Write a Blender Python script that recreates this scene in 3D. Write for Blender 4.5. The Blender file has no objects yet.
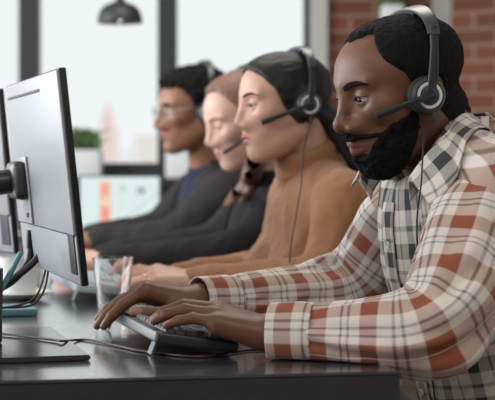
import bpy, bmesh, math, random
import numpy as np
from mathutils import Matrix, Vector
random.seed(7)
SC = bpy.context.scene
COL = SC.collection
PI = math.pi
V3 = lambda *a: np.array(a, float)
# ------------------------------------------------------------------ camera frame
FPX, CX, HY, CZ = 1540.0, 247.5, 160.0, 1.004       # focal length in px, centre column, horizon row, camera height
DESK = 0.74
def W(px, py, D):
    """place at depth D (metres in front of the camera) seen at photo position px, py"""
    return V3((px - CX) * D / FPX, D, CZ + (HY - py) * D / FPX)
def desk_pt(px, py, z=DESK):
    D = (CZ - z) * FPX / (py - HY)
    return V3((px - CX) * D / FPX, D, z)
# ------------------------------------------------------------------ objects
def new_obj(name, me, parent=None, mat=None, smooth=True):
    o = bpy.data.objects.new(name, me)
    COL.objects.link(o)
    if mat is not None:
        for m in (mat if isinstance(mat, (list, tuple)) else [mat]):
            me.materials.append(m)
    if smooth:
        me.polygons.foreach_set('use_smooth', [True] * len(me.polygons))
    if parent is not None:
        o.parent = parent
        base = parent
        M = Matrix.Identity(4)
        while base is not None:
            M = base.matrix_basis @ M if base.parent is None else M
            base = base.parent
        o.matrix_parent_inverse = Matrix.Identity(4)
        if parent.parent is None:
            o.matrix_parent_inverse = parent.matrix_basis.inverted()
    return o
def tag(o, label, cat, group=None):
    o['label'] = label; o['category'] = cat
    if group: o['group'] = group
    return o
def struct(o):
    o['kind'] = 'structure'; return o
def thing(name, loc, label, cat, group=None):
    o = bpy.data.objects.new(name, None); COL.objects.link(o)
    o.location = Vector([float(v) for v in loc]); o.empty_display_size = .05
    return tag(o, label, cat, group)
def mesh_np(name, verts, faces, uv=None, attrs=None):
    """numpy mesh; faces (n,4) or list of lists; uv per corner (n,4,2)"""
    me = bpy.data.meshes.new(name)
    verts = np.asarray(verts, np.float32)
    if isinstance(faces, np.ndarray):
        n = len(faces)
        me.vertices.add(len(verts)); me.vertices.foreach_set('co', verts.ravel())
        me.loops.add(faces.size); me.loops.foreach_set('vertex_index', faces.astype(np.int32).ravel())
        me.polygons.add(n)
        me.polygons.foreach_set('loop_start', np.arange(0, faces.size, faces.shape[1], dtype=np.int32))
        me.update(calc_edges=True); me.validate()
    else:
        me.from_pydata([tuple(map(float, v)) for v in verts], [], [tuple(int(i) for i in f) for f in faces]); me.update()
    if uv is not None:
        l = me.uv_layers.new(name='UVMap'); l.data.foreach_set('uv', np.asarray(uv, np.float32).ravel())
    for k, v in (attrs or {}).items():
        v = np.asarray(v, np.float32)
        if v.ndim == 1:
            a = me.attributes.new(k, 'FLOAT', 'POINT'); a.data.foreach_set('value', v)
        else:
            a = me.attributes.new(k, 'FLOAT_VECTOR', 'POINT'); a.data.foreach_set('vector', v.ravel())
    return me
def bm_obj(name, bm, mat, parent=None, smooth=False):
    bmesh.ops.recalc_face_normals(bm, faces=bm.faces)
    me = bpy.data.meshes.new(name); bm.to_mesh(me); bm.free()
    return new_obj(name, me, parent, mat, smooth)
def auto_smooth(o, ang=35):
    me = o.data
    me.polygons.foreach_set('use_smooth', [True] * len(me.polygons))
    b = bmesh.new(); b.from_mesh(me)
    for e in b.edges:
        e.smooth = not (len(e.link_faces) == 2 and e.calc_face_angle(0) > math.radians(ang))
    b.to_mesh(me); b.free()
    return o
def basis(x, z=(0, 0, 1)):
    x = np.asarray(x, float); x = x / np.linalg.norm(x)
    z = np.asarray(z, float); y = np.cross(z, x); y /= np.linalg.norm(y)
    z = np.cross(x, y)
    return np.stack([x, y, z], 1)       # columns
def bm_box(c, size, R=None, bev=0.0, seg=2, bm=None):
    b = bmesh.new()
    bmesh.ops.create_cube(b, size=1)
    for v in b.verts: v.co = Vector((v.co.x * size[0], v.co.y * size[1], v.co.z * size[2]))
    if bev > 0: bmesh.ops.bevel(b, geom=list(b.edges) + list(b.verts), offset=bev, segments=seg, affect='EDGES', profile=.5)
    M = np.eye(3) if R is None else R
    for v in b.verts:
        p = M @ np.array(v.co) + np.asarray(c, float); v.co = Vector([float(q) for q in p])
    if bm is None: return b
    me = bpy.data.meshes.new('t'); b.to_mesh(me); b.free(); bm.from_mesh(me); bpy.data.meshes.remove(me)
    return bm
def box(name, c, size, mat, parent=None, R=None, bev=0.0, seg=2):
    o = bm_obj(name, bm_box(c, size, R, bev, seg), mat, parent)
    return auto_smooth(o, 50) if bev > 0 else o
def lathe(name, prof, c, axis, mat, parent=None, n=40, ang=35):
    """prof: list of (radius, height along the axis)"""
    axis = np.asarray(axis, float); axis /= np.linalg.norm(axis)
    t = V3(1, 0, 0) if abs(axis[0]) < .8 else V3(0, 1, 0)
    e1 = np.cross(axis, t); e1 /= np.linalg.norm(e1); e2 = np.cross(axis, e1)
    b = bmesh.new(); rings = []
    for r, h in prof:
        p0 = np.asarray(c, float) + axis * h
        if r < 1e-6: rings.append([b.verts.new(p0)])
        else: rings.append([b.verts.new(p0 + r * (math.cos(2 * PI * i / n) * e1 + math.sin(2 * PI * i / n) * e2)) for i in range(n)])
    for A, B in zip(rings[:-1], rings[1:]):
        if len(A) == 1 and len(B) == 1: continue
        for i in range(n):
            j = (i + 1) % n
            if len(A) == 1: b.faces.new((A[0], B[i], B[j]))
            elif len(B) == 1: b.faces.new((A[i], A[j], B[0]))
            else: b.faces.new((A[i], A[j], B[j], B[i]))
    return auto_smooth(bm_obj(name, b, mat, parent), ang)
def spline_pts(pts, n=40):
    """Catmull-Rom through pts"""
    P = np.asarray(pts, float); P = np.vstack([2 * P[0] - P[1], P, 2 * P[-1] - P[-2]])
    out = []; m = len(P) - 3
    for t in np.linspace(0, m - 1e-9, n):
        i = int(t); u = t - i; a, b, c, d = P[i:i + 4]
        out.append(.5 * ((2 * b) + (-a + c) * u + (2 * a - 5 * b + 4 * c - d) * u * u + (-a + 3 * b - 3 * c + d) * u ** 3))
    return np.array(out)
def frames(path, up=(0, 0, 1)):
    P = np.asarray(path); T = np.gradient(P, axis=0); T /= np.linalg.norm(T, axis=1)[:, None]
    a = np.cross(up, T[0])
    if np.linalg.norm(a) < 1e-3: a = np.cross((1, 0, 0), T[0])
    A = []
    for t in T:
        a = a - t * (a @ t); a = a / np.linalg.norm(a); A.append(a)
    A = np.array(A); return T, A, np.cross(T, A)
def tube(name, pts, r, mat, parent=None, n=40, seg=10, up=(0, 0, 1)):
    P = spline_pts(pts, n); T, A, B = frames(P, up)
    r = np.interp(np.linspace(0, 1, n), np.linspace(0, 1, len(np.atleast_1d(r))), np.atleast_1d(r)) if np.ndim(r) else np.full(n, r)
    th = np.arange(seg) * 2 * PI / seg
    Vt = P[:, None] + r[:, None, None] * (np.cos(th)[None, :, None] * A[:, None] + np.sin(th)[None, :, None] * B[:, None])
    F = []
    for i in range(n - 1):
        for j in range(seg): F.append((i * seg + j, i * seg + (j + 1) % seg, (i + 1) * seg + (j + 1) % seg, (i + 1) * seg + j))
    F.append(tuple(range(seg))[::-1]); F.append(tuple((n - 1) * seg + j for j in range(seg)))
    return new_obj(name, mesh_np(name, Vt.reshape(-1, 3), F), parent, mat)
def ribbon(name, pts, wid, thk, mat, parent=None, n=40, wdir=None, bev=.35):
    """flat bar swept on pts; wid along wdir, thk across"""
    P = spline_pts(pts, n); T, A, B = frames(P)
    if wdir is not None:
        w = np.asarray(wdir, float)[None] - T * (T @ np.asarray(wdir, float))[:, None]; A = w / np.linalg.norm(w, axis=1)[:, None]; B = np.cross(T, A)
    w = np.interp(np.linspace(0, 1, n), np.linspace(0, 1, len(np.atleast_1d(wid))), np.atleast_1d(wid))
    t = np.interp(np.linspace(0, 1, n), np.linspace(0, 1, len(np.atleast_1d(thk))), np.atleast_1d(thk))
    th = np.arange(16) * 2 * PI / 16
    sx = np.sign(np.cos(th)) * np.abs(np.cos(th)) ** bev; sy = np.sign(np.sin(th)) * np.abs(np.sin(th)) ** bev
    Vt = P[:, None] + (w / 2)[:, None, None] * sx[None, :, None] * A[:, None] + (t / 2)[:, None, None] * sy[None, :, None] * B[:, None]
    F = []; seg = 16
    for i in range(n - 1):
        for j in range(seg): F.append((i * seg + j, i * seg + (j + 1) % seg, (i + 1) * seg + (j + 1) % seg, (i + 1) * seg + j))
    F.append(tuple(range(seg))[::-1]); F.append(tuple((n - 1) * seg + j for j in range(seg)))
    return auto_smooth(new_obj(name, mesh_np(name, Vt.reshape(-1, 3), F), parent, mat), 50)
# ------------------------------------------------------------------ implicit surfaces
def sm(a, b, k):
    h = np.clip(.5 + .5 * (b - a) / k, 0, 1)
    return b * (1 - h) + a * h - k * h * (1 - h)
def smax(a, b, k): return -sm(-a, -b, k)
def ell(p, c, r):
    q = p - np.asarray(c, float); r = np.asarray(r, float)
    k0 = np.linalg.norm(q / r, axis=1); k1 = np.linalg.norm(q / (r * r), axis=1)
    return k0 * (k0 - 1) / np.maximum(k1, 1e-9)
def sph(p, c, r): return np.linalg.norm(p - np.asarray(c, float), axis=1) - r
def rc(p, a, b, ra, rb):
    a = np.asarray(a, float); ba = np.asarray(b, float) - a
    h = np.clip((p - a) @ ba / (ba @ ba), 0, 1)
    return np.linalg.norm(p - a - h[:, None] * ba, axis=1) - (ra + (rb - ra) * h)
def sst(a, b, x):
    t = np.clip((x - a) / (b - a), 0, 1); return t * t * (3 - 2 * t)
def _hash(i, j, k):
    n = (i * 374761393 + j * 668265263 + k * 2147483647 + 144665) & 0xffffffff
    n = ((n ^ (n >> 13)) * 1274126177) & 0xffffffff
    return ((n ^ (n >> 16)) & 0xffff) / 32767.5 - 1
def noise(p):
    i = np.floor(p).astype(np.int64); f = p - i; f = f * f * (3 - 2 * f); r = 0
    for dx in (0, 1):
        for dy in (0, 1):
            for dz in (0, 1):
                w = (f[:, 0] if dx else 1 - f[:, 0]) * (f[:, 1] if dy else 1 - f[:, 1]) * (f[:, 2] if dz else 1 - f[:, 2])
                r = r + w * _hash(i[:, 0] + dx, i[:, 1] + dy, i[:, 2] + dz)
    return r
def surf(f, lo, hi, h, B=8, lip=1.25):
    """surface nets over the blocks the surface passes through -> verts, quads"""
    lo = np.asarray(lo, float); n = np.ceil((np.asarray(hi) - lo) / (h * B)).astype(int)
    g = np.stack(np.meshgrid(*[np.arange(k) for k in n], indexing='ij'), -1).reshape(-1, 3)
    c = lo + (g + .5) * h * B
    d = np.concatenate([f(c[i:i + 200000]) for i in range(0, len(c), 200000)])
    g = g[np.abs(d) < lip * h * B * .87 + h]
    e = np.arange(B + 1); E = np.stack(np.meshgrid(e, e, e, indexing='ij'), -1).reshape(-1, 3)
    keys, vp, eds = [], [], []
    corners = np.stack(np.meshgrid((0, 1), (0, 1), (0, 1), indexing='ij'), -1).reshape(-1, 3)
    pairs = [(a, b) for a in range(8) for b in range(a + 1, 8) if np.abs(corners[a] - corners[b]).sum() == 1]
    N = (n * B + 4).astype(np.int64); key = lambda q: (q[:, 0] * N[1] + q[:, 1]) * N[2] + q[:, 2]
    for s in range(0, len(g), 256):
        gb = g[s:s + 256]; idx = gb[:, None] * B + E[None]
        val = f(lo + idx.reshape(-1, 3) * h).reshape(len(gb), B + 1, B + 1, B + 1)
        val = np.where(np.abs(val) < 1e-9, 1e-9, val)
        cv = np.stack([val[:, a:a + B, b:b + B, c_:c_ + B] for a, b, c_ in corners], -1)
        act = (cv.min(-1) < 0) & (cv.max(-1) > 0)
        bi, i, j, k = np.nonzero(act)
        if len(bi):
            cva = cv[bi, i, j, k]; ps = np.zeros((len(bi), 3)); ct = np.zeros(len(bi))
            for a, b in pairs:
                va, vb = cva[:, a], cva[:, b]; m = (va < 0) != (vb < 0)
                t = np.where(m, va / np.where(m, va - vb, 1), 0)
                ps += m[:, None] * (corners[a] + t[:, None] * (corners[b] - corners[a])); ct += m
            cell = gb[bi] * B + np.stack([i, j, k], -1)
            keys.append(key(cell)); vp.append(lo + (cell + ps / ct[:, None]) * h)
        for ax in range(3):
            sl0 = [slice(None)] + [slice(0, B)] * 3; sl1 = list(sl0); sl1[ax + 1] = slice(1, B + 1)
            v0, v1 = val[tuple(sl0)], val[tuple(sl1)]
            bi, i, j, k = np.nonzero((v0 < 0) != (v1 < 0))
            if len(bi):
                cell = gb[bi] * B + np.stack([i, j, k], -1)
                eds.append((ax, cell, v0[bi, i, j, k] < 0))
    keys = np.concatenate(keys); vp = np.concatenate(vp); o = np.argsort(keys); keys = keys[o]; vp = vp[o]
    quads = []
    for ax, cell, neg in eds:
        u, v = [(1, 2), (2, 0), (0, 1)][ax]; du = np.eye(3, dtype=int)[u]; dv = np.eye(3, dtype=int)[v]
        q = []; ok = np.ones(len(cell), bool)
        for off in (-du - dv, -dv, 0 * du, -du):
            k = key(cell + off); ix = np.searchsorted(keys, k); ix = np.minimum(ix, len(keys) - 1); ok &= keys[ix] == k; q.append(ix)
        q = np.stack(q, 1); q[~neg] = q[~neg][:, ::-1]
        quads.append(q[ok])
    return vp, np.concatenate(quads)
def drop(vp, fc, keep):
    """keep only faces whose vertices are all in keep"""
    fc = fc[keep[fc].all(1)]
    used = np.unique(fc); re = np.full(len(vp), -1); re[used] = np.arange(len(used))
    return vp[used], re[fc], used
def biggest(vp, fc):
    """the largest connected piece"""
    lab = np.arange(len(vp))
    while True:
        m = lab[fc].min(1); new = lab.copy()
        for c in range(fc.shape[1]): np.minimum.at(new, fc[:, c], m)
        new = new[new]
        if (new == lab).all(): break
        lab = new
    r, ct = np.unique(lab, return_counts=True)
    return drop(vp, fc, lab == r[ct.argmax()])
def trace(f, p, d, n=80, tmax=1.0):
    """march points p along d until f = 0"""
    p = np.array(p, float); d = np.asarray(d, float)
    for _ in range(n):
        s = f(p); p = p + d * (s * .8)[:, None]
    return p
# ------------------------------------------------------------------ materials
def mat(name, col=(.5, .5, .5), rough=.5, metal=0., spec=.5, sheen=0., emit=None, estr=1., sss=0., coat=0., trans=0., ior=None, alpha=None):
    m = bpy.data.materials.new(name); m.use_nodes = True
    b = m.node_tree.nodes['Principled BSDF']; I = b.inputs
    I['Base Color'].default_value = (*col, 1); I['Roughness'].default_value = rough; I['Metallic'].default_value = metal
    I['Specular IOR Level'].default_value = spec; I['Sheen Weight'].default_value = sheen; I['Coat Weight'].default_value = coat
    I['Transmission Weight'].default_value = trans
    if ior: I['IOR'].default_value = ior
    if emit: I['Emission Color'].default_value = (*emit, 1); I['Emission Strength'].default_value = estr
    if sss:
        I['Subsurface Weight'].default_value = sss; I['Subsurface Radius'].default_value = (1, .35, .2); I['Subsurface Scale'].default_value = .006
    m.diffuse_color = (*col, 1)
    return m
class NT:
    def __init__(s, m): s.t = m.node_tree; s.b = s.t.nodes.get('Principled BSDF')
    def n(s, kind, **kw):
        x = s.t.nodes.new(kind)
        for k, v in kw.items(): setattr(x, k, v)
        return x
    def l(s, a, b): s.t.links.new(a, b)
    def math(s, op, a, b=None, clamp=False):
        x = s.n('ShaderNodeMath', operation=op); x.use_clamp = clamp
        for i, v in enumerate((a, b)):
            if v is None: continue
            if isinstance(v, (int, float)): x.inputs[i].default_value = v
            else: s.l(v, x.inputs[i])
        return x.outputs[0]
    def mix(s, f, a, b, mode='MIX'):
        x = s.n('ShaderNodeMix', data_type='RGBA', blend_type=mode)
        for i, v in ((0, f), (6, a), (7, b)):
            if isinstance(v, (int, float)): x.inputs[i].default_value = v
            elif isinstance(v, tuple): x.inputs[i].default_value = (*v, 1)
            else: s.l(v, x.inputs[i])
        return x.outputs[2]
    def ramp(s, f, stops, interp='LINEAR'):
        x = s.n('ShaderNodeValToRGB'); x.color_ramp.interpolation = interp; e = x.color_ramp.elements
        while len(e) < len(stops): e.new(.5)
        for q, (p, c) in zip(e, stops):
            q.position = p; q.color = (*c, 1) if len(c) == 3 else c
        s.l(f, x.inputs[0]); return x.outputs[0]
    def bump(s, h, strength=.3, dist=.002):
        x = s.n('ShaderNodeBump'); x.inputs['Strength'].default_value = strength; x.inputs['Distance'].default_value = dist
        s.l(h, x.inputs['Height']); s.l(x.outputs[0], s.b.inputs['Normal'])
    def noise(s, scale, detail=3, vec=None, rough=.5):
        x = s.n('ShaderNodeTexNoise'); x.inputs['Scale'].default_value = scale; x.inputs['Detail'].default_value = detail; x.inputs['Roughness'].default_value = rough
        if vec is not None: s.l(vec, x.inputs['Vector'])
        return x.outputs[0]
    def coord(s, which='Object', scale=None):
        c = s.n('ShaderNodeTexCoord').outputs[which]
        if scale is None: return c
        x = s.n('ShaderNodeMapping'); x.inputs['Scale'].default_value = scale; s.l(c, x.inputs[0]); return x.outputs[0]
def skin(name, col, lip, dark, rough=.45, nail=None):
    m = mat(name, col, rough, spec=.35, sss=.12); t = NT(m)
    a = t.n('ShaderNodeAttribute', attribute_name='zone'); s = t.n('ShaderNodeSeparateXYZ'); t.l(a.outputs['Vector'], s.inputs[0])
    n = t.noise(90, 4, t.coord()); n2 = t.noise(14, 2, t.coord())
    c = t.mix(t.math('MULTIPLY', n2, .55), tuple(col), tuple(dark))
    c = t.mix(t.math('MULTIPLY', n, .25), c, tuple(min(1, q * 1.25) for q in col))
    c = t.mix(s.outputs[0], c, tuple(lip)); c = t.mix(s.outputs[1], c, tuple(nail or lip)); c = t.mix(s.outputs[2], c, tuple(dark))
    t.l(c, t.b.inputs['Base Color']); t.bump(t.noise(420, 3, t.coord()), .12, .0006)
    return m
def hair_mat(name, col, hi, scale=(300, 300, 300), rough=.6, bumpd=.003, spec=.25):
    m = mat(name, col, rough, spec=spec); t = NT(m)
    n = t.noise(1, 3, t.coord('Object', scale))
    t.l(t.mix(n, tuple(col), tuple(hi)), t.b.inputs['Base Color']); t.bump(n, .9, bumpd)
    return m
def plaid(name, P, warp, weft, angle=0.0, rough=.9):
    """woven check: warp and weft are colour ramps (position, colour) over one repeat of P metres"""
    m = mat(name, (.6, .55, .5), rough, spec=.2, sheen=.05); t = NT(m)
    mp = t.n('ShaderNodeMapping'); mp.inputs['Rotation'].default_value = (0, 0, angle); t.l(t.coord('UV'), mp.inputs[0])
    s = t.n('ShaderNodeSeparateXYZ'); t.l(mp.outputs[0], s.inputs[0])
    cs = []
    for o, st in ((0, warp), (1, weft)):
        u = t.math('FRACT', t.math('DIVIDE', t.math('ADD', s.outputs[o], 50 * P), P))
        cs.append(t.ramp(u, st))
    c = t.mix(.5, cs[0], cs[1]); n = t.noise(900, 2, t.coord())
    c = t.mix(t.math('MULTIPLY', n, .22), c, (.12, .10, .09))
    t.l(c, t.b.inputs['Base Color']); t.bump(n, .35, .001)
    return m
def bands(base, lst, e=.012):
    """lst of (centre, half width, colour): soft-edged stripes on base for a colour ramp"""
    st = [(0., base)]
    for c, w, col in lst:
        st += [(c - w - e, base), (c - w + e, col), (c + w - e, col), (c + w + e, base)]
    return st
WHT, RED, GRY, BLK = (.70, .625, .56), (.265, .072, .038), (.17, .17, .18), (.022, .022, .026)
M = {}
M['sleeve'] = plaid('red_white_plaid', .068, bands(WHT, [(.20, .17, RED), (.60, .025, GRY), (.74, .025, GRY)]), bands(WHT, [(.22, .18, RED), (.58, .03, GRY), (.76, .03, GRY)]))
M['torso'] = plaid('charcoal_white_plaid', .058, bands(WHT, [(.24, .16, (.055, .055, .06)), (.72, .03, GRY)]), bands(WHT, [(.24, .19, BLK), (.72, .05, GRY)]))
M['collar'] = plaid('collar_plaid', .06, bands(WHT, [(.25, .2, BLK), (.7, .03, GRY)]), bands(WHT, [(.25, .18, (.05, .05, .055)), (.72, .03, GRY)]), .2)
M['skin_man'] = skin('deep_brown_skin', (.150, .064, .034), (.20, .075, .055), (.085, .034, .018), .5, (.30, .16, .11))
M['skin_woman'] = skin('light_skin', (.50, .285, .21), (.42, .135, .11), (.42, .215, .14), .45, (.62, .36, .28))
M['skin_pale'] = skin('pale_skin', (.60, .365, .285), (.46, .18, .15), (.50, .27, .20), .45, (.62, .38, .30))
M['skin_tan'] = skin('brown_skin', (.27, .125, .07), (.24, .09, .07), (.18, .075, .04), .45, (.34, .19, .13))
M['hair_afro'] = hair_mat('black_coily_hair', (.004, .004, .004), (.014, .013, .013), (520, 520, 520), .85, .004, .12)
M['hair_black'] = hair_mat('black_straight_hair', (.006, .005, .005), (.020, .016, .014), (40, 420, 420), .5, .001, .22)
M['hair_brown'] = hair_mat('light_brown_hair', (.11, .050, .030), (.22, .11, .068), (300, 300, 60), .45, .002, .4)
M['eye'] = mat('eye_white', (.62, .58, .55), .15)
M['iris'] = mat('dark_iris', (.015, .009, .006), .1)
M['brow'] = mat('eyebrow_hair', (.016, .010, .008), .95, spec=.05)
M['brow_soft'] = mat('brown_eyebrow_hair', (.16, .08, .05), .9, spec=.1)
M['black'] = mat('black_plastic', (.012, .012, .014), .38)
M['dark'] = mat('dark_grey_plastic', (.032, .033, .036), .42)
M['foam'] = mat('ear_cushion', (.014, .014, .015), .75)
M['bandgrey'] = mat('grey_headband_plastic', (.05, .048, .050), .32)
M['ring'] = mat('pale_ring', (.62, .60, .57), .35)
M['silver'] = mat('silver_plastic', (.30, .30, .30), .35, .3)
M['cord'] = mat('black_cord', (.012, .011, .012), .5)
M['redcord'] = mat('dark_red_cord', (.05, .012, .014), .5)
M['sweater'] = mat('camel_knit', (.31, .125, .048), .9, sheen=.15); t = NT(M['sweater'])
_n = t.noise(1, 2, t.coord('Object', (700, 700, 250))); t.l(t.mix(t.math('MULTIPLY', _n, .6), (.285, .122, .052), (.19, .078, .033)), t.b.inputs['Base Color']); t.bump(_n, .35, .001)
def cloth(name, c, c2, sc=400, sheen=.1):
    m = mat(name, c, .9, spec=.15, sheen=sheen); t = NT(m); n = t.noise(sc, 3, t.coord()); t.l(t.mix(n, c, c2), t.b.inputs['Base Color']); t.bump(n, .2, .001); return m
M['jacket'] = cloth('charcoal_wool', (.016, .013, .0145), (.027, .023, .025), sheen=.0)
M['jacket2'] = cloth('dark_grey_wool', (.021, .0175, .019), (.034, .029, .031), sheen=.0)
M['lapel'] = cloth('grey_lapel_wool', (.036, .031, .033), (.052, .046, .049), sheen=.0)
M['navy'] = cloth('navy_cotton', (.010, .015, .030), (.018, .025, .045))
M['denim'] = cloth('dark_denim', (.02, .026, .04), (.035, .042, .06))
M['shoe'] = mat('black_leather', (.015, .014, .014), .4)
M['sill_grey'] = mat('grey_cup', (.022, .022, .025), .35)
M['button'] = mat('shirt_button', (.66, .62, .57), .35)
M['gold'] = mat('gold_ring', (.75, .52, .22), .25, 1)
M['glass'] = mat('clear_glass', (1, 1, 1), .0, trans=1, ior=1.45)
# ------------------------------------------------------------------ people
V_ROW = V3(-.267, .964, 0); U_ROW = V3(.964, .267, 0)         # along the row of seats (away), and the way the backs face
def head_frame(yaw, pitch, roll=0):
    y, p, r = map(math.radians, (yaw, pitch, roll))
    f0 = V3(-math.cos(y), -math.sin(y), 0); l = V3(math.sin(y), -math.cos(y), 0); z = V3(0, 0, 1)
    f = f0 * math.cos(p) - z * math.sin(p); u = z * math.cos(p) + f0 * math.sin(p)
    l, u = l * math.cos(r) + u * math.sin(r), u * math.cos(r) - l * math.sin(r)
    return np.stack([f, l, u], 1)
HEAD = dict(nose_w=.0135, nose_r=.0098, nose_tip=(.1145, -.034), lip=1.0, jaw=.050, chin_x=.078, eye_open=.0036, brow=.009, cheek=.022, eye_z=0.0, face=.060, gaze=0, fore=.055, skull=(-.010, 0, .027), skull_r=(.095, .075, .079))
def head_parts(q, H):
    """skin of a head; q in head space: x forward, y left, z up, origin between the eyes' height and the ears"""
    p = q.copy(); p[:, 1] = np.abs(p[:, 1])
    d = ell(p, H['skull'], H['skull_r'])
    d = sm(d, ell(p, (.036, 0, .027), (.055, .061, H['fore'])), .03)
    d = sm(d, ell(p, (.028, 0, -.04), (.060, H['face'], .072)), .03)
    d = sm(d, rc(p, (.0, H['jaw'], -.058), (.066, .014, -.098), .020, .017), .03)
    d = sm(d, ell(p, (H['chin_x'], 0, -.099), (.017, .020, .015)), .02)
    d = sm(d, ell(p, (.060, .042, -.020), (.026, H['cheek'], .020)), .02)
    d = sm(d, rc(p, (.088, .004, .021), (.074, .046, .020), H['brow'], .007), .014)
    d = smax(d, -ell(p, (.100, .033, .000), (.019, .019, .0125)), .012)
    d = sm(d, rc(p, (.082, .010, .004), (.080, .017, -.036), .008, .012), .014)      # flank of the nose
    # muzzle and nose
    d = sm(d, ell(p, (.066, 0, -.064), (.029, .034, .028)), .02)
    tx, tz = H['nose_tip']
    nose = rc(p, (.089, 0, .012), (tx - .004, 0, tz + .006), .0065, .0085)
    nose = sm(nose, sph(p, (tx - .003, 0, tz), H['nose_r']), .008)
    nose = sm(nose, ell(p, (tx - .015, H['nose_w'], tz - .005), (.0125, .0085, .0088)), .010)
    nose = smax(nose, -ell(p, (tx - .010, H['nose_w'] * .58, tz - .014), (.0065, .0042, .005)), .003)
    d = sm(d, nose, .017)
    lips = lip_d(p, H)
    d = sm(d, lips, .0045)
    d = smax(d, -rc(p, (.101, 0, -.0672), (.085, .024, -.0675), .0012, .0012), .003)
    # eyelids round the ball, with the slit between them
    ec = V3(.0775, .0315, H['eye_z'])
    e = p - ec
    lid = np.linalg.norm(e, axis=1) - .0142
    d = sm(d, lid, .005)
    ho = H['eye_open']; g = np.abs(e[:, 2] + .001 + .2 * ho) - ho * (1 - (e[:, 1] / .0145) ** 2)
    d = smax(d, -np.maximum(g, np.maximum(np.linalg.norm(e, axis=1) - .019, .002 - e[:, 0])), .0012)
    # ear
    a = p - V3(-.004, .074, -.014); c, s = math.cos(.2), math.sin(.2)
    a = np.stack([a[:, 0] * c + a[:, 2] * s, a[:, 1] - a[:, 0] * -.35, a[:, 2] * c - a[:, 0] * s], 1)
    ear = ell(a, (0, 0, 0), (.017, .007, .031)); ear = smax(ear, -ell(a, (.001, .007, .003), (.010, .006, .020)), .004)
    return sm(d, ear, .006)
def lip_d(p, H):
    k = H['lip']
    up = sm(rc(p, (.0985, .004, -.0625), (.083, .025, -.0670), .0058 * k, .0030), rc(p, (.0975, 0, -.0635), (.0985, .004, -.0625), .0055 * k, .0058 * k), .002)
    lo = rc(p, (.0970, 0, -.0735), (.0825, .023, -.0685), .0070 * k, .0032)
    return np.minimum(up, lo)
def hand(w, x, z, left, flex, thumb, s=1.0, spread=(.10, .03, -.05, -.14), cup=.004):
    """wrist point, way the palm runs, back-of-hand normal -> list of bones"""
    x = x / np.linalg.norm(x); y = np.cross(z, x); y /= np.linalg.norm(y); z = np.cross(x, y)
    if left: y = -y
    P = lambda a, b, c: w + s * (a * x + b * y + c * z)
    mc = [(.088, .026, 0), (.088, .005, .003), (.083, -.015, .001), (.075, -.033, -.004)]
    ln = [(.044, .026, .020), (.049, .030, .021), (.045, .028, .021), (.035, .021, .018)]
    rr = [(.0108, .0094, .0082, .0066), (.0110, .0096, .0083, .0067), (.0104, .0090, .0078, .0063), (.0090, .0080, .0070, .0058)]
    H = dict(palm=[], fingers=[], c=P(.09, 0, -.01), w=w, x=x, y=y, z=z)
    for i in range(4):
        m = P(*mc[i]); H['palm'].append((P(.008, .016 - .011 * i, -.001), m, .0155 * s, .0120 * s))
        H['palm'].append((P(.02, .016 - .011 * i, -.010), m - s * z * .007, .0140 * s, .0095 * s))
        d0 = math.cos(spread[i]) * x + math.sin(spread[i]) * y; f = 0; a = m; fin = []
        for j in range(3):
            f += flex[i][j]; d = math.cos(f) * d0 - math.sin(f) * z
            b = a + d * ln[i][j] * s; fin.append((a, b, rr[i][j] * s, rr[i][j + 1] * s)); a = b
        H['fingers'].append((fin, math.sin(f) * d0 + math.cos(f) * z))
    a = P(.014, .020, -.008); fin = []
    for (dx, dy, dz), L, ra, rb in zip(thumb, (.046, .034, .026), (.0150, .0118, .0100), (.0118, .0100, .0078)):
        v = dx * x + dy * y + dz * z; b = a + s * L * v / np.linalg.norm(v); fin.append((a, b, ra * s, rb * s)); a = b
    v = fin[-1][1] - fin[-1][0]; v /= np.linalg.norm(v); nz = y - v * (v @ y); H['fingers'].append((fin, nz / np.linalg.norm(nz)))
    return H
def hand_d(p, H):
    palm = None
    for b in H['palm']:
        e = rc(p, *b); palm = e if palm is None else sm(palm, e, .012)
    d = palm
    for i, (fin, _) in enumerate(H['fingers']):
        e = None
        for b in fin:
            g = rc(p, *b); e = g if e is None else sm(e, g, .003)
        d = np.minimum(d, sm(palm, e, .014 if i == 4 else .007))
    return d
def nails(p, H):
    m = np.zeros(len(p))
    for fin, nz in H['fingers']:
        a, b, ra, rb = fin[-1]; v = (b - a) / np.linalg.norm(b - a); L = np.linalg.norm(b - a); q = p - a
        t = q @ v; up = q @ nz; la = np.abs(q @ np.cross(nz, v))
        m = np.maximum(m, sst(.45, .6, t / L) * sst(1.5, 1.2, t / L) * sst(.25, .5, up / rb) * sst(.85, .65, la / rb))
    return m
def group_d(p, G, k=.012):
    """union of parts; each (centre, radius, fn) only looked at near its own ball"""
    d = np.full(len(p), 9.)
    for c, r, fn in G:
        s = np.linalg.norm(p - c, axis=1); m = s < r
        d = np.where(m, d, np.minimum(d, s - r + .02))
        if m.any(): d[m] = sm(d[m], fn(p[m]), k)
    return d
def seg_group(a, b, ra, rb, m=.04):
    c = (a + b) / 2; return (c, np.linalg.norm(b - a) / 2 + max(ra, rb) + m, lambda p: rc(p, a, b, ra, rb))
class Person:
    nk = (-.028, 0, -.060)
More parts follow.
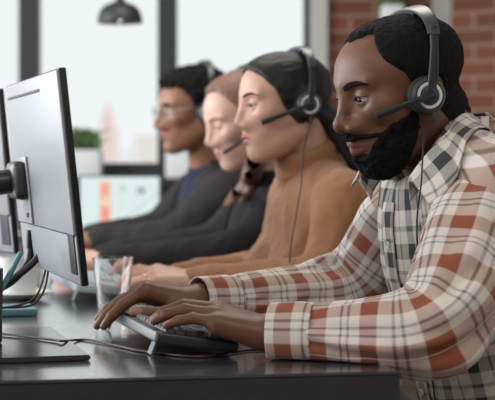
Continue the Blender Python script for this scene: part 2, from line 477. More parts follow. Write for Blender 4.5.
def make_body(S):
    """S: skeleton and looks -> root Empty with one continuous body mesh, eyes, brows"""
    R, O, s = S.R, S.O, S.s
    toh = lambda p: (p - O) @ R / s
    S.toh = toh; S.frh = lambda q: O + s * (R @ np.asarray(q, float))
    S.headf = lambda p: head_parts(toh(p), S.H) * s
    nk0 = S.frh(S.nk); nk1 = S.N
    G = [(S.frh((0, 0, -.005)), .165 * s, S.headf), seg_group(nk0, nk1, S.neck[0], S.neck[1])]
    chest = S.N + V3(0, 0, -.14) - S.bf * .02
    G.append(seg_group(S.N, chest, .05, .065)); dz = V3(0, 0, -.025); G.append(seg_group(S.SL * .85 + S.SR * .15 + dz, S.SR * .85 + S.SL * .15 + dz, .032, .032))
    G.append(seg_group(chest, S.P, .065, .075))
    for sh, el, wr in ((S.SL * .82 + S.SR * .18, S.EL, S.WL), (S.SR * .82 + S.SL * .18, S.ER, S.WR)):
        lp = limb_path(sh + dz, el, wr, 9); rr = np.interp(np.linspace(0, 1, 9), [0, .5, .7, 1], [.036, .031, .033, S.wrist])
        for i in range(8): G.append(seg_group(lp[i], lp[i + 1], rr[i], rr[i + 1]))
    for Hd in S.hands: G.append((Hd['c'], .17, lambda p, Hd=Hd: hand_d(p, Hd)))
    f = lambda p: group_d(p, G)
    pts = np.array([S.frh((0, 0, .13)), S.frh((.14, 0, 0)), S.frh((-.13, 0, 0)), S.P, S.SL, S.SR, S.EL, S.ER] + [b[1] for Hd in S.hands for fi, _ in Hd['fingers'] for b in fi])
    lo, hi = pts.min(0) - .11, pts.max(0) + .11
    v, fc = surf(f, lo, hi, S.h); v, fc, _ = biggest(v, fc)
    z = np.zeros((len(v), 3)); q = toh(v); near = np.linalg.norm(q, axis=1) < .2
    qa = q.copy(); qa[:, 1] = np.abs(qa[:, 1])
    z[:, 0] = np.where(near, sst(.0018, .0004, lip_d(qa, S.H)) * sst(.078, .084, q[:, 0]), 0)
    for Hd in S.hands: z[:, 1] = np.maximum(z[:, 1], nails(v, Hd))
    S.root = thing('person', (S.P[0], S.P[1], 0), S.label, 'person', S.group)
    S.body = new_obj('body', mesh_np('body', v, fc, attrs={'zone': z}), S.root, S.skin)
    for sd in (1, -1):                                           # eyes and brows
        c = V3(.0775, .0315 * sd, S.H['eye_z']); e = 'eye'
        g = V3(1, .0, -.25) if S.H['gaze'] == 0 else V3(1, 0, S.H['gaze']); g = g / np.linalg.norm(g)
        ob = lathe('eye', [(0, .0128)] + [(.0128 * math.sin(a), .0128 * math.cos(a)) for a in np.linspace(.12, PI, 22)[:-1]] + [(0, -.0128)], (0, 0, 0), (0, 0, 1), M['eye'], S.root, 32)
        me = ob.data; me.materials.append(M['iris'])
        for pl in me.polygons: pl.material_index = 1 if pl.center.z > .0128 * .87 else 0
        Rg = basis(g, (0, 0, 1)); T = np.stack([Rg[:, 1], Rg[:, 2], Rg[:, 0]], 1)
        for vv in me.vertices: vv.co = Vector([float(x) for x in S.frh(c + T @ np.array(vv.co))])
        pts = [(.090, .012 * sd, .0160 + S.browlift), (.0885, .022 * sd, .0200 + S.browlift), (.080, .036 * sd, .0208 + S.browlift), (.068, .048 * sd, .0160 + S.browlift)]
        W_ = [S.frh(x) for x in pts]; cen = S.frh((-.03, 0, .01))
        P = spline_pts(W_, 24); out = P - cen; out /= np.linalg.norm(out, axis=1)[:, None]
        P = trace(S.headf, P + out * .03, -out.mean(0)) if False else np.array([trace(S.headf, (p + o * .02)[None], -o)[0] for p, o in zip(P, out)])
        ribbon('eyebrow', P, [s * x for x in (.0065, .0088, .0075, .0030)] if S.thick else [s * x for x in (.004, .0052, .0042, .0015)], .0020, S.browm, S.root, 28, wdir=R[:, 2], bev=.8)
        if S.lash:                                               # lash line on the rim of the upper lid
            P = []
            for t in np.linspace(-1, 1, 15):
                y = .0125 * t; zz = S.H['eye_open'] * (1 - (y / .0145) ** 2) - .001 - .2 * S.H['eye_open']
                P.append(S.frh(c + V3(math.sqrt(max(1e-6, .0146 ** 2 - y * y - zz * zz)), y * sd, zz)))
            tube('eyelashes', P, [.0004, .0011, .0011, .0004], M['brow'], S.root, 24, 6)
    return S
def hair_shell(S, thick, mask, nz, m, name, h=None, extra=None, parent=None, bump=0.0, bscale=150, lo=-.003):
    """hair grown on the head: head skin pushed out by thick where mask (0..1 in head space) says so"""
    base = S.hairbase
    def f(p):
        q = S.toh(p); t = mask(q) * (thick - lo) + lo if not callable(thick) else mask(q) * (thick(q) - lo) + lo
        d = base(q) * S.s - t * S.s
        if bump: d = d + bump * noise(q * nz)
        if extra is not None: d = sm(d, extra(p), .012)
        return d
    v, fc = surf(f, S.frh((0, 0, .0)) - .22 * S.s if extra is None else S.hb[0], S.frh((0, 0, 0)) + .2 * S.s if extra is None else S.hb[1], h or S.h)
    keep = base(S.toh(v)) * S.s > -.0012
    v, fc, _ = drop(v, fc, keep); v, fc, _ = biggest(v, fc)
    return new_obj(name, mesh_np(name, v, fc), parent or S.root, m)
def az(q): return np.degrees(np.arctan2(np.abs(q[:, 1]), q[:, 0] - .0))
def headset(S, label, boom=(.100, .080, -.030), band_w=.018, band_top=.120, tilt=-.3, cord=None, fine=True, bx=.000, cup=(-.003, .090, -.020)):
    """two cups, headband with sliders, microphone boom on the near (left) side"""
    F = S.frh; root = thing('headset', F((0, 0, .12)), label, 'headset', 'headsets worn by the row of agents'); Yd = S.R[:, 1]; k = S.s
    for sd in (1, -1):
        c = F((cup[0], cup[1] * sd, cup[2])); ax = Yd * sd + S.R[:, 0] * .12; ax /= np.linalg.norm(ax)
        lathe('ear_cushion', [(0, -.014 * k), (.021 * k, -.014 * k), (.0265 * k, -.010 * k), (.0275 * k, -.004 * k), (.0255 * k, .001 * k), (0, .002 * k)], c, ax, M['foam'], root)
        cupo = lathe('ear_cup', [(0, 0), (.0240 * k, .000), (.0255 * k, .003 * k), (.0250 * k, .007 * k), (.0215 * k, .0105 * k), (.0195 * k, .0108 * k), (.0190 * k, .0095 * k), (.0140 * k, .0095 * k), (.0135 * k, .0115 * k), (.010 * k, .0125 * k), (0, .0128 * k)], c, ax, M['dark'], root)
        lathe('trim_ring', [(.0142 * k, .0097 * k), (.0146 * k, .0112 * k), (.0184 * k, .0112 * k), (.0188 * k, .0097 * k), (.0142 * k, .0097 * k)], c, ax, M['ring'], cupo)
        # slider arm from the cup to the band
        xz = lambda z: cup[0] + (z - cup[2]) * tilt
        P = [F((cup[0], (cup[1] + .011) * sd, cup[2])), F((xz(cup[2] + .03), (cup[1] + .0095) * sd, cup[2] + .03)), F((xz(.045), (cup[1] + .002) * sd, .045)), F((xz(.072), (cup[1] - .008) * sd, .072))]
        ribbon('slider_arm', P, [.013 * k, .015 * k, .012 * k, .012 * k], [.0045 * k, .0055 * k, .005 * k, .004 * k], M['black'], root, 24, wdir=S.R[:, 0])
    arc = []
    for t in np.linspace(-1, 1, 13):
        a = t * PI / 2 * .78; zz = .030 + (band_top - .030) * math.cos(a) ** .8; arc.append(F((xz(zz), .0925 * math.sin(a), zz)))
    b = ribbon('headband', arc, [band_w * k * x for x in (.8, 1, 1.15, 1, .8)], .0055 * k, M['bandgrey'], root, 60, wdir=S.R[:, 0])
    arc2 = [p + (F((0, 0, 0)) - p) / np.linalg.norm(F((0, 0, 0)) - p) * .0042 for p in arc[4:9]]
    ribbon('headband_padding', arc2, band_w * k * 1.02, .006, M['foam'], root, 24, wdir=S.R[:, 0])
    if boom is not None:
        c = F((cup[0], cup[1] + .014, cup[2])); e = F(boom); mid = F((boom[0] * .5 + cup[0] * .5, cup[1] + .012, (boom[2] + cup[2]) * .5 + .001))
        d = (e - mid) / np.linalg.norm(e - mid)
        ribbon('microphone_boom', [c - (mid - c) * .08, mid, e - d * .012], [.0118 * k, .0108 * k, .0105 * k], .0088 * k, M['black'], root, 24)
        lathe('microphone', [(0, -.0165), (.0046 * k, -.016), (.0054 * k, -.012), (.0055 * k, .006), (.0044 * k, .0095), (0, .0105)], e, d, M['foam'], root, 20)
    if cord is not None:
        lathe('cord_relief', [(0, 0), (.0028 * k, 0), (.0024 * k, .016), (0, .016)], F((cup[0] + .001, cup[1] + .006, cup[2] - .022)), -S.R[:, 2], M['dark'], root, 16)
        tube('cord', [F((cup[0] + .001, cup[1] + .006, cup[2] - .034))] + cord, .00135, M['cord'], root, 90, 8)
    return root
def torso_d(p, S, g=0.0):
    """clothed trunk; in trunk space x forward, y left, z up from the seat"""
    q = (p - S.P) @ S.T; L = S.L
    w = S.width
    d = ell(q, (.0, 0, .66 * L), (.118 * w + g, .160 * w + g, .38 * L))
    d = sm(d, ell(q, (.006, 0, .26 * L), (.118 * w + g, .142 * w + g, .40 * L)), .06)
    d = sm(d, ell(q, (0, 0, .0), (.115 * w, .165 * w, .12)), .05)
    if S.bust:
        qa = q.copy(); qa[:, 1] = np.abs(qa[:, 1]); d = sm(d, ell(qa, (.082, .062, .62 * L), (.058, .066, .066)), .05)
    lo = lambda a, b, t: a + (b - a) * t
    d = sm(d, rc(p, lo(S.SL, S.SR, .07), lo(S.SL, S.SR, .93), .052 * w + g, .052 * w + g), .07)
    for sh in (S.SL, S.SR): d = sm(d, rc(p, S.N + V3(0, 0, .012), lo(S.N, sh, .85), .040, .046 * w), .04)
    return d
def set_trunk(S, yaw):
    y = math.radians(yaw); S.bf = V3(-math.cos(y), -math.sin(y), 0)
    up = S.N - S.P; S.L = np.linalg.norm(up); S.T = basis(S.bf, up); up = up / S.L
    x = S.bf - up * (S.bf @ up); x /= np.linalg.norm(x); S.T = np.stack([x, np.cross(up, x), up], 1)
def place_head(S, eye_px, D, yaw, pitch, roll=0, s=1.0):
    S.R = head_frame(yaw, pitch, roll); S.s = s
    e = s * (S.R @ V3(.088, .0315, S.H['eye_z']))
    dy = D + e[1]; w = W(eye_px[0], eye_px[1], dy); S.O = w - e
def limb_path(a, b, c, n=44, cut=.30):
    """shoulder - elbow - wrist with a rounded bend"""
    t = np.linspace(0, 1, n); P = []
    m0 = b + (a - b) * cut; m1 = b + (c - b) * cut
    k = [np.linalg.norm(m0 - a), np.linalg.norm(m1 - m0) * 1.05, np.linalg.norm(c - m1)]; T = sum(k)
    for x in t * T:
        if x < k[0]: P.append(a + (m0 - a) * x / k[0])
        elif x < k[0] + k[1]:
            u = (x - k[0]) / k[1]; P.append((1 - u) ** 2 * m0 + 2 * u * (1 - u) * b + u * u * m1)
        else: P.append(m1 + (c - m1) * (x - k[0] - k[1]) / k[2])
    return np.array(P)
def sleeve(name, path, rad, mat, parent, n=150, seg=72, wr=.004, seed=0, elbow=.5, floor=None, flat=1.0, u0=0.0, pinch=1.0):
    """cloth tube along path; rad is (position, radius) stations; wr is the depth of the folds"""
    t0 = np.linspace(0, 1, len(path)); t = np.linspace(0, 1, n)
    P = np.stack([np.interp(t, t0, path[:, i]) for i in range(3)], 1)
    for _ in range(6): P[1:-1] = (P[:-2] + 2 * P[1:-1] + P[2:]) / 4
    T, A, B = frames(P, (0, 0, 1)); s = np.concatenate([[0], np.cumsum(np.linalg.norm(np.diff(P, axis=0), axis=1))])
    r = np.interp(t, [x[0] for x in rad], [x[1] for x in rad]); r = np.convolve(np.pad(r, 4, mode='edge'), np.ones(9) / 9, 'valid')
    th = np.arange(seg) * 2 * PI / seg
    c, si = np.cos(th), np.sin(th)
    q = np.stack([np.repeat(s[:, None] * 24, seg, 1), np.repeat((2.4 * c)[None], n, 0) + 9 * seed, np.repeat((2.4 * si)[None], n, 0)], -1).reshape(-1, 3)
    q[:, 0] += 2.0 * np.repeat(c[None], n, 0).ravel() + 1.2 * np.repeat(np.sin(2 * th + seed)[None], n, 0).ravel()
    nz = noise(q); nz = np.sign(nz) * np.abs(nz) ** .8
    q2 = q * V3(.5, 1, 1) + 31; nz = nz + .7 * noise(q2)
    env = 0.35 + .65 * np.exp(-((t - elbow) / .22) ** 2); env = env * sst(0, .03, t) * sst(1, .94, t)
    dr = (nz.reshape(n, seg) * env[:, None]) * wr
    Rr = r[:, None] + dr
    Vt = P[:, None] + Rr[..., None] * (c[None, :, None] * A[:, None] * flat + si[None, :, None] * B[:, None])
    if floor is not None:
        zf = floor(Vt[..., 0], Vt[..., 1]); Vt[..., 2] = np.where(Vt[..., 2] < zf + .004, zf + np.maximum(.001, .004 + .25 * (Vt[..., 2] - zf - .004)), Vt[..., 2])
    i, j = np.meshgrid(np.arange(n - 1), np.arange(seg), indexing='ij'); j2 = (j + 1) % seg
    F = np.stack([i * seg + j, i * seg + j2, (i + 1) * seg + j2, (i + 1) * seg + j], -1).reshape(-1, 4)
    circ = 2 * PI * np.mean(r) / seg
    uv = np.stack([np.stack([s[a] + u0, b * circ], -1) for a, b in ((i, j), (i, j + 1), (i + 1, j + 1), (i + 1, j))], 2).reshape(-1, 4, 2)
    me = mesh_np(name, Vt.reshape(-1, 3), F, uv)
    o = new_obj(name, me, parent, mat)
    m = o.modifiers.new('thickness', 'SOLIDIFY'); m.thickness = .002; m.offset = -1
    return o
def desk_floor(x, y):
    """height of the worktop under a point, far below where there is none"""
    on = sst(.012, -.004, (x - DX(y))) 
    return np.where(y > 1.9, DESK, DESK) * on + (DESK - .08) * (1 - on)
DX = lambda y: .192 - .277 * (y - 1.918)
def push_out(P, f, gap):
    P = np.array(P, float)
    for _ in range(4):
        d = f(P); e = 1e-3
        g = np.stack([f(P + e * np.eye(3)[i]) - f(P - e * np.eye(3)[i]) for i in range(3)], 1); g /= np.maximum(np.linalg.norm(g, axis=1), 1e-9)[:, None]
        P = P + g * np.maximum(0, gap - d)[:, None]
    return P
def grid_mesh(name, rows, uvs):
    n, k = rows.shape[:2]; i, j = np.meshgrid(np.arange(n - 1), np.arange(k - 1), indexing='ij')
    F = np.stack([i * k + j, (i + 1) * k + j, (i + 1) * k + j + 1, i * k + j + 1], -1).reshape(-1, 4)
    return mesh_np(name, rows.reshape(-1, 3), F, uvs.reshape(-1, 2)[F])
def legs(S, mat_, h=.009):
    """trousers and shoes under the desk"""
    f0, l0 = S.bf, np.cross((0, 0, 1), S.bf)
    for_ = []
    kn, an = [], []
    for sd in (1, -1):
        hp = S.P + l0 * .09 * sd; k = hp + f0 * .40 + l0 * .05 * sd; k[2] = .50; a = k - f0 * .06; a[2] = .10
        for_.append((hp, k, a))
    def f(p):
        d = ell((p - S.P) @ np.stack([f0, l0, V3(0, 0, 1)], 1), (0, 0, -.01), (.13, .17, .11))
        for hp, k, a in for_: d = sm(d, sm(rc(p, hp, k, .085, .062), rc(p, k, a, .060, .048), .02), .03)
        return d
    pts = np.array([q for t in for_ for q in t] + [S.P]); v, fc = surf(f, pts.min(0) - .2, pts.max(0) + .2, h)
    o = new_obj('trousers', mesh_np('trousers', v, fc), S.root, mat_)
    for hp, k, a in for_:
        g = lambda p: smax(sm(rc(p, V3(a[0], a[1], .05), V3(*(a + f0 * .13)[:2], .035), .045, .038), rc(p, V3(a[0], a[1], .05), V3(a[0], a[1], .11), .045, .042), .02), .004 - p[:, 2], .006)
        c = a + f0 * .06; v, fc = surf(g, V3(c[0] - .2, c[1] - .2, -.03), V3(c[0] + .2, c[1] + .2, .2), h * .7)
        new_obj('shoe', mesh_np('shoe', v, fc), S.root, M['shoe'])
def uv_torso(v, fc, S):
    q = (v - S.P) @ S.T; u = np.arctan2(q[:, 1], q[:, 0]) * .145; w = q[:, 2] - .25 * np.maximum(0, q[:, 2] - .8 * S.L)
    uv = np.stack([u, w], 1)[fc]; d = uv[:, :, 0] - uv[:, :1, 0]; per = 2 * PI * .145
    uv[:, :, 0] -= per * np.round(d / per); return uv
# ------------------------------------------------------------------ the man in the plaid shirt
QH = 1.0
S = Person(); MAN = S
S.H = dict(HEAD, nose_w=.0175, nose_r=.0108, lip=1.4, jaw=.052, brow=.0105, eye_open=.0040, face=.061, chin_x=.068, fore=.050, skull=(-.006, 0, .026), skull_r=(.090, .075, .067))
S.label = 'bearded man in a red and white plaid shirt typing nearest the camera'; S.group = None
S.skin = M['skin_man']; S.browm = M['brow']; S.thick = True; S.lash = True; S.browlift = 0.0; S.h = .0022 * QH; S.width = 1.0; S.bust = False
place_head(S, (359, 98.5), 2.26, 22, 16, 0, 1.01)
S.N = V3(.284, 2.285, 1.022); S.P = V3(.43, 2.33, .50); S.neck = (.060, .062); S.nk = (-.030, 0, -.058); S.wrist = .0265
S.SL = V3(.362, 2.095, .962); S.SR = V3(.262, 2.465, .962)
S.EL = V3(.253, 1.995, .776); S.ER = V3(.165, 2.45, .785)
S.WL = W(274, 333, 2.05); S.WR = W(200, 301, 2.30)
set_trunk(S, 18)
xl = V3(-.93, .20, .30); xr = V3(-.95, -.10, .20)
S.hands = [
    hand(S.WL, xl, V3(.1, -.10, 1.0), True, [(.22, .42, .3), (.20, .42, .28), (.16, .38, .25), (.13, .34, .2)], [(.7, .5, -.15), (.97, .15, -.1), (1, -.1, -.05)], .95),
    hand(S.WR, xr, V3(.15, .12, 1.0), False, [(.74, .24, .12), (.68, .26, .14), (.52, .28, .16), (.40, .28, .16)], [(.62, .55, -.42), (.95, .15, -.2), (1, -.05, -.1)], .93)]
make_body(S)
_n0, _n1 = S.toh(np.array([S.frh(S.nk), S.N])); S.hairbase = lambda q: sm(head_parts(q, S.H), rc(q, _n0, _n1, S.neck[0] / S.s, S.neck[1] / S.s), .012)
def hair_mask(q):
    a = az(q); zl = np.interp(a, [0, 28, 40, 45, 52, 60, 70, 76, 84, 96, 104, 115, 180], [.074, .078, .077, .060, .040, .028, .012, -.02, -.04, -.04, -.055, -.075, -.080])
    return sst(-.003, .016, q[:, 2] - zl) * sst(.012, .02, np.linalg.norm(q - V3(-.006, .078, -.006) * np.sign(q[:, 1:2] * 0 + 1) * np.stack([np.ones(len(q)), np.sign(q[:, 1]), np.ones(len(q))], 1), axis=1))
hair_shell(S, lambda q: np.interp(q[:, 2], [-.11, -.06, -.02, .06, .12], [-.0015, .0008, .004, .0075, .006]), hair_mask, 230, M['hair_afro'], 'hair', h=.0024 * QH, bump=.0016)
def beard_mask(q):
    a = az(q); zu = np.interp(a, [0, 10, 16, 22, 30, 40, 55, 68, 75, 84, 95], [-.082, -.083, -.079, -.066, -.056, -.047, -.042, -.034, -.018, .002, .0])
    m = sst(.005, -.006, q[:, 2] - zu) * sst(.0, .012, q[:, 0] - np.interp(q[:, 2], [-.12, -.085, -.06, -.02, .0], [.040, .030, .020, .010, .002]))
    ms = sst(.0, .004, q[:, 2] - -.0605) * sst(-.0450, -.0500, q[:, 2] + .16 * np.abs(q[:, 1])) * sst(.05, .06, q[:, 0]) * .85
    return np.maximum(m, ms)
hair_shell(S, lambda q: np.interp(q[:, 2], [-.14, -.11, -.085, -.05, 0], [.006, .006, .007, .006, .004]) * np.where(q[:, 2] > -.068, .8, 1), beard_mask, 250, M['hair_afro'], 'beard', h=.0022 * QH, bump=.0022)
# shirt
fs = lambda p: torso_d(p, S, .004) + .0022 * noise(p * 26) + .0016 * noise(p * 60)
carve = lambda p: smax(fs(p), -rc(p, S.frh((.02, 0, -.06)), S.N + V3(-.005, 0, -.012), .062, .068), .008)
v, fc = surf(carve, V3(.0, 1.9, .36), V3(.75, 2.75, 1.12), .0045)
v, fc, _ = biggest(v, fc)
shirt = new_obj('shirt', mesh_np('shirt', v, fc, uv_torso(v, fc, S)), S.root, [M['torso'], M['sleeve']])
qs = ((v[fc].mean(1) - S.P) @ S.T); shirt.data.polygons.foreach_set('material_index', ((qs[:, 2] > .74 * S.L) & (np.abs(qs[:, 1]) > .082)).astype(np.int32))
pl = limb_path(S.SL * .82 + S.SR * .18 + V3(.0, 0, .0), S.EL, S.WL + (S.EL - S.WL) * .02)
o = sleeve('sleeve', pl, [(0, .030), (.05, .060), (.18, .076), (.36, .071), (.55, .062), (.72, .048), (.88, .040), (.93, .0375), (1, .034)], M['sleeve'], shirt, wr=.0095, seed=3, elbow=.52, floor=desk_floor, u0=.02)
pr = limb_path(S.SR * .82 + S.SL * .18, S.ER, S.WR + (S.ER - S.WR) * .03)
o = sleeve('sleeve', pr, [(0, .030), (.05, .060), (.18, .070), (.36, .063), (.55, .055), (.72, .045), (.88, .038), (.93, .034), (1, .031)], M['sleeve'], shirt, wr=.0085, seed=8, elbow=.5, floor=desk_floor, u0=.03)
for w_, e_, r_ in ((S.WL, S.EL, .0405), (S.WR, S.ER, .037)):
    d = (e_ - w_) / np.linalg.norm(e_ - w_)
    sleeve('cuff', np.array([w_ + d * x for x in np.linspace(-.004, .056, 12)]), [(0, r_ * .98), (.5, r_ * 1.02), (.9, r_ * 1.05), (1, r_ * .98)], M['sleeve'], shirt, n=24, seg=60, wr=.001, floor=desk_floor, u0=-.01)
# open collar: a stand round the neck folded over into two pointed leaves
fold = np.array([W(474, 116, 2.33), W(464, 117.5, 2.26), W(447, 134, 2.195), W(430, 152, 2.17), W(417, 168, 2.165), W(408, 181, 2.17)])
outer = np.array([W(492, 133, 2.34), W(484, 138, 2.25), W(474, 153, 2.16), W(461, 171, 2.115), W(444, 194, 2.105), W(429, 205, 2.11)])
stand = fold + V3(.0, .010, -.035) + (S.N - fold) * .10
a_, b_, c_ = (spline_pts(x, 34) for x in (fold, outer, stand))
def leaf_rows(flip):
    R_ = []
    for t in np.linspace(0, 1, 14):
        p = a_ * (1 - t) + b_ * t; bulge = math.sin(t * PI) * .006 + (.004 if t < .15 else 0)
        R_.append(p + V3(.1, -.7, .7) * bulge)
    lf = np.array(R_)
    if flip: lf = lf[:7]
    st = np.array([c_ * (1 - t) + a_ * t for t in np.linspace(0, .96, 7)])
    out = []
    for g, gap in ((st, None), (lf, .0045)):
        s_ = g.shape; P = g.reshape(-1, 3)
        if gap: P = push_out(P, fs, gap)
        if flip:
            q = (P - S.N) @ S.T; q[:, 1] *= -1; P = S.N + q @ S.T.T
            if gap: P = push_out(P, fs, gap)
        out.append(P.reshape(s_))
    return out
for flip in (False, True):
    st, lf = leaf_rows(flip)
    for nm, g in (('collar_stand', st), ('collar', lf)):
        lu = np.concatenate([[0], np.cumsum(np.linalg.norm(np.diff(g[0], axis=0), axis=1))]); lw = np.concatenate([[0], np.cumsum(np.linalg.norm(np.diff(g[:, 17], axis=0), axis=1))])
        U, Vv = np.meshgrid(lw, lu, indexing='ij')
        o = new_obj(nm, grid_mesh(nm, g, np.stack([Vv, U + .004], -1)), shirt, M['collar']); m = o.modifiers.new('t', 'SOLIDIFY'); m.thickness = .0022; m.offset = 0
# placket, buttons and chest pocket follow the front of the shirt
def on_front(y, z, off=.0):
    y, z = np.broadcast_arrays(np.asarray(y, float), np.asarray(z, float)); q = np.stack([np.full(y.size, .24), y.ravel(), z.ravel()], 1)
    p = S.P + q @ S.T.T; p = trace(fs, p, -S.T[:, 0]); return p + S.T[:, 0] * off
def patch(name, y0, y1, z0, z1, off, mat_, ny=8, nz_=40, cut=0.0):
    Y, Z = np.meshgrid(np.linspace(y0, y1, ny), np.linspace(z0, z1, nz_), indexing='ij')
    if cut: Z = np.where(Z < z0 + cut, Z + np.clip((cut * np.abs((Y - (y0 + y1) / 2) / ((y1 - y0) / 2))), 0, cut) * (z0 + cut - Z) / cut, Z)
    P = on_front(Y, Z, off); i, j = np.meshgrid(np.arange(ny - 1), np.arange(nz_ - 1), indexing='ij')
    F = np.stack([i * nz_ + j, (i + 1) * nz_ + j, (i + 1) * nz_ + j + 1, i * nz_ + j + 1], -1).reshape(-1, 4)
    u = np.stack([Y.ravel() + .011, Z.ravel() + .012], 1)[F]
    o = new_obj(name, mesh_np(name, P, F, u), shirt, mat_); m = o.modifiers.new('t', 'SOLIDIFY'); m.thickness = .002; m.offset = 0
    return o
patch('placket', -.017, .017, .08, S.L * .90, .003, M['torso'])
patch('pocket', .050, .132, .265, .375, .003, M['torso'], 12, 24, .018)
for z in np.arange(.13, S.L * .9, .075):
    p = on_front(0.0, z, .0045)[0]; lathe('button', [(0, .0016), (.0015, .0010), (.0040, .0012), (.0052, .0022), (.0056, .001), (.0050, -.001), (0, -.001)], p, S.T[:, 0], M['button'], shirt, 20)
legs(S, M['denim'])
def cam_hit(px, py, f, back):
    o = W(px, py, 1.7); dr = o - V3(0, 0, CZ); dr /= np.linalg.norm(dr); return trace(f, o[None], dr)[0] - dr * back
p1 = [W(425, 133, 2.15), W(422.5, 160, 2.11), W(421, 185, 2.095), W(418.5, 203, 2.097)] + [cam_hit(px, py, fs, bk) for px, py, bk in ((417, 220, .010), (417, 240, .007), (419, 262, .006), (421, 285, .006), (424, 315, .006), (429, 350, .006), (432, 378, .006), (436, 405, .006), (440, 430, .006))]
headset(S, 'black headset with a pale ringed ear cup on the bearded man', boom=(.086, .087, -.024), cord=p1, tilt=-.45, band_top=.102, band_w=.022, cup=(.013, .090, -.018))
# ------------------------------------------------------------------ desk and the things on it
def wood(name, c1, c2, rough):
    m = mat(name, c1, rough, spec=.5); t = NT(m)
    n = t.noise(1, 5, t.coord('Object', (9, 120, 60)), .6); t.l(t.mix(n, c1, c2), t.b.inputs['Base Color'])
    t.l(t.math('ADD', t.math('MULTIPLY', n, .14), rough - .07), t.b.inputs['Roughness']); return m
M['desk'] = wood('dark_stained_oak', (.030, .029, .031), (.060, .058, .060), .26)
M['desk'].node_tree.nodes['Principled BSDF'].inputs['Coat Weight'].default_value = 1; M['desk'].node_tree.nodes['Principled BSDF'].inputs['Coat Roughness'].default_value = .13
M['desk_edge'] = wood('dark_edge_band', (.015, .014, .015), (.032, .030, .031), .5)
M['panel'] = mat('pale_monitor_plastic', (.25, .25, .27), .45)
M['panel2'] = mat('grey_monitor_plastic', (.21, .21, .23), .45)
M['bezel'] = mat('black_bezel', (.008, .008, .009), .5, spec=.3)
M['base'] = mat('glossy_black_base', (.03, .032, .034), .12)
M['screen'] = mat('monitor_screen', (.02, .03, .04), .2, emit=(.55, .75, 1), estr=.5)
M['key'] = mat('charcoal_keycap', (.13, .125, .13), .4)
M['kbody'] = mat('keyboard_body', (.016, .016, .018), .45)
M['kside'] = mat('grey_keyboard_edge', (.13, .13, .14), .35)
M['keyw'] = mat('pale_keycap', (.42, .48, .52), .5)
M['kbodyw'] = mat('pale_keyboard_body', (.36, .41, .45), .45)
M['foot'] = mat('smoky_plastic_foot', (.20, .23, .24), .3)
M['white'] = mat('white_ceramic', (.70, .69, .67), .3)
M['redplug'] = mat('red_plastic', (.20, .03, .025), .4)
M['paper'] = mat('white_paper', (.66, .66, .66), .8)
M['teal'] = mat('teal_cover', (.10, .24, .27), .5)
M['vent'] = mat('vent_slot', (.05, .02, .02), .6)
def prism(name, pts, z0, z1, mat_, parent=None, bev=0):
    b = bmesh.new(); A = [b.verts.new((float(x), float(y), z0)) for x, y in pts]; B = [b.verts.new((float(x), float(y), z1)) for x, y in pts]
    b.faces.new(A[::-1]); b.faces.new(B); n = len(pts)
    for i in range(n): b.faces.new((A[i], A[(i + 1) % n], B[(i + 1) % n], B[i]))
    if bev: bmesh.ops.bevel(b, geom=[e for e in b.edges], offset=bev, segments=2, affect='EDGES')
    return auto_smooth(bm_obj(name, b, mat_, parent), 40)
fr = lambda x: 1.840 + .178 * (x + .296)
DK = thing('desk', (-.4, 3.3, 0), 'long dark stained wooden desk the row of agents work at', 'desk')
top = [(-1.25, fr(-1.25)), (.192, fr(.192)), (DX(4.95), 4.95), (-1.25 - .277 * (4.95 - fr(-1.25)) * .6, 4.95)]
prism('worktop', top, DESK - .004, DESK, M['desk'], DK, .0012)
ins = [(-1.249, fr(-1.25) + .001), (.191, fr(.192) + .001), (DX(4.95) - .001, 4.949), (top[3][0] + .001, 4.949)]
prism('edge_band', ins, DESK - .038, DESK - .0045, M['desk_edge'], DK, .0012)
for x, y in ((-1.15, 2.25), (.08, 2.06), (-.72, 4.85), (-1.6, 4.85)): box('leg', (x, y, (DESK - .038) / 2), (.06, .06, DESK - .038), M['desk_edge'], DK, bev=.004)
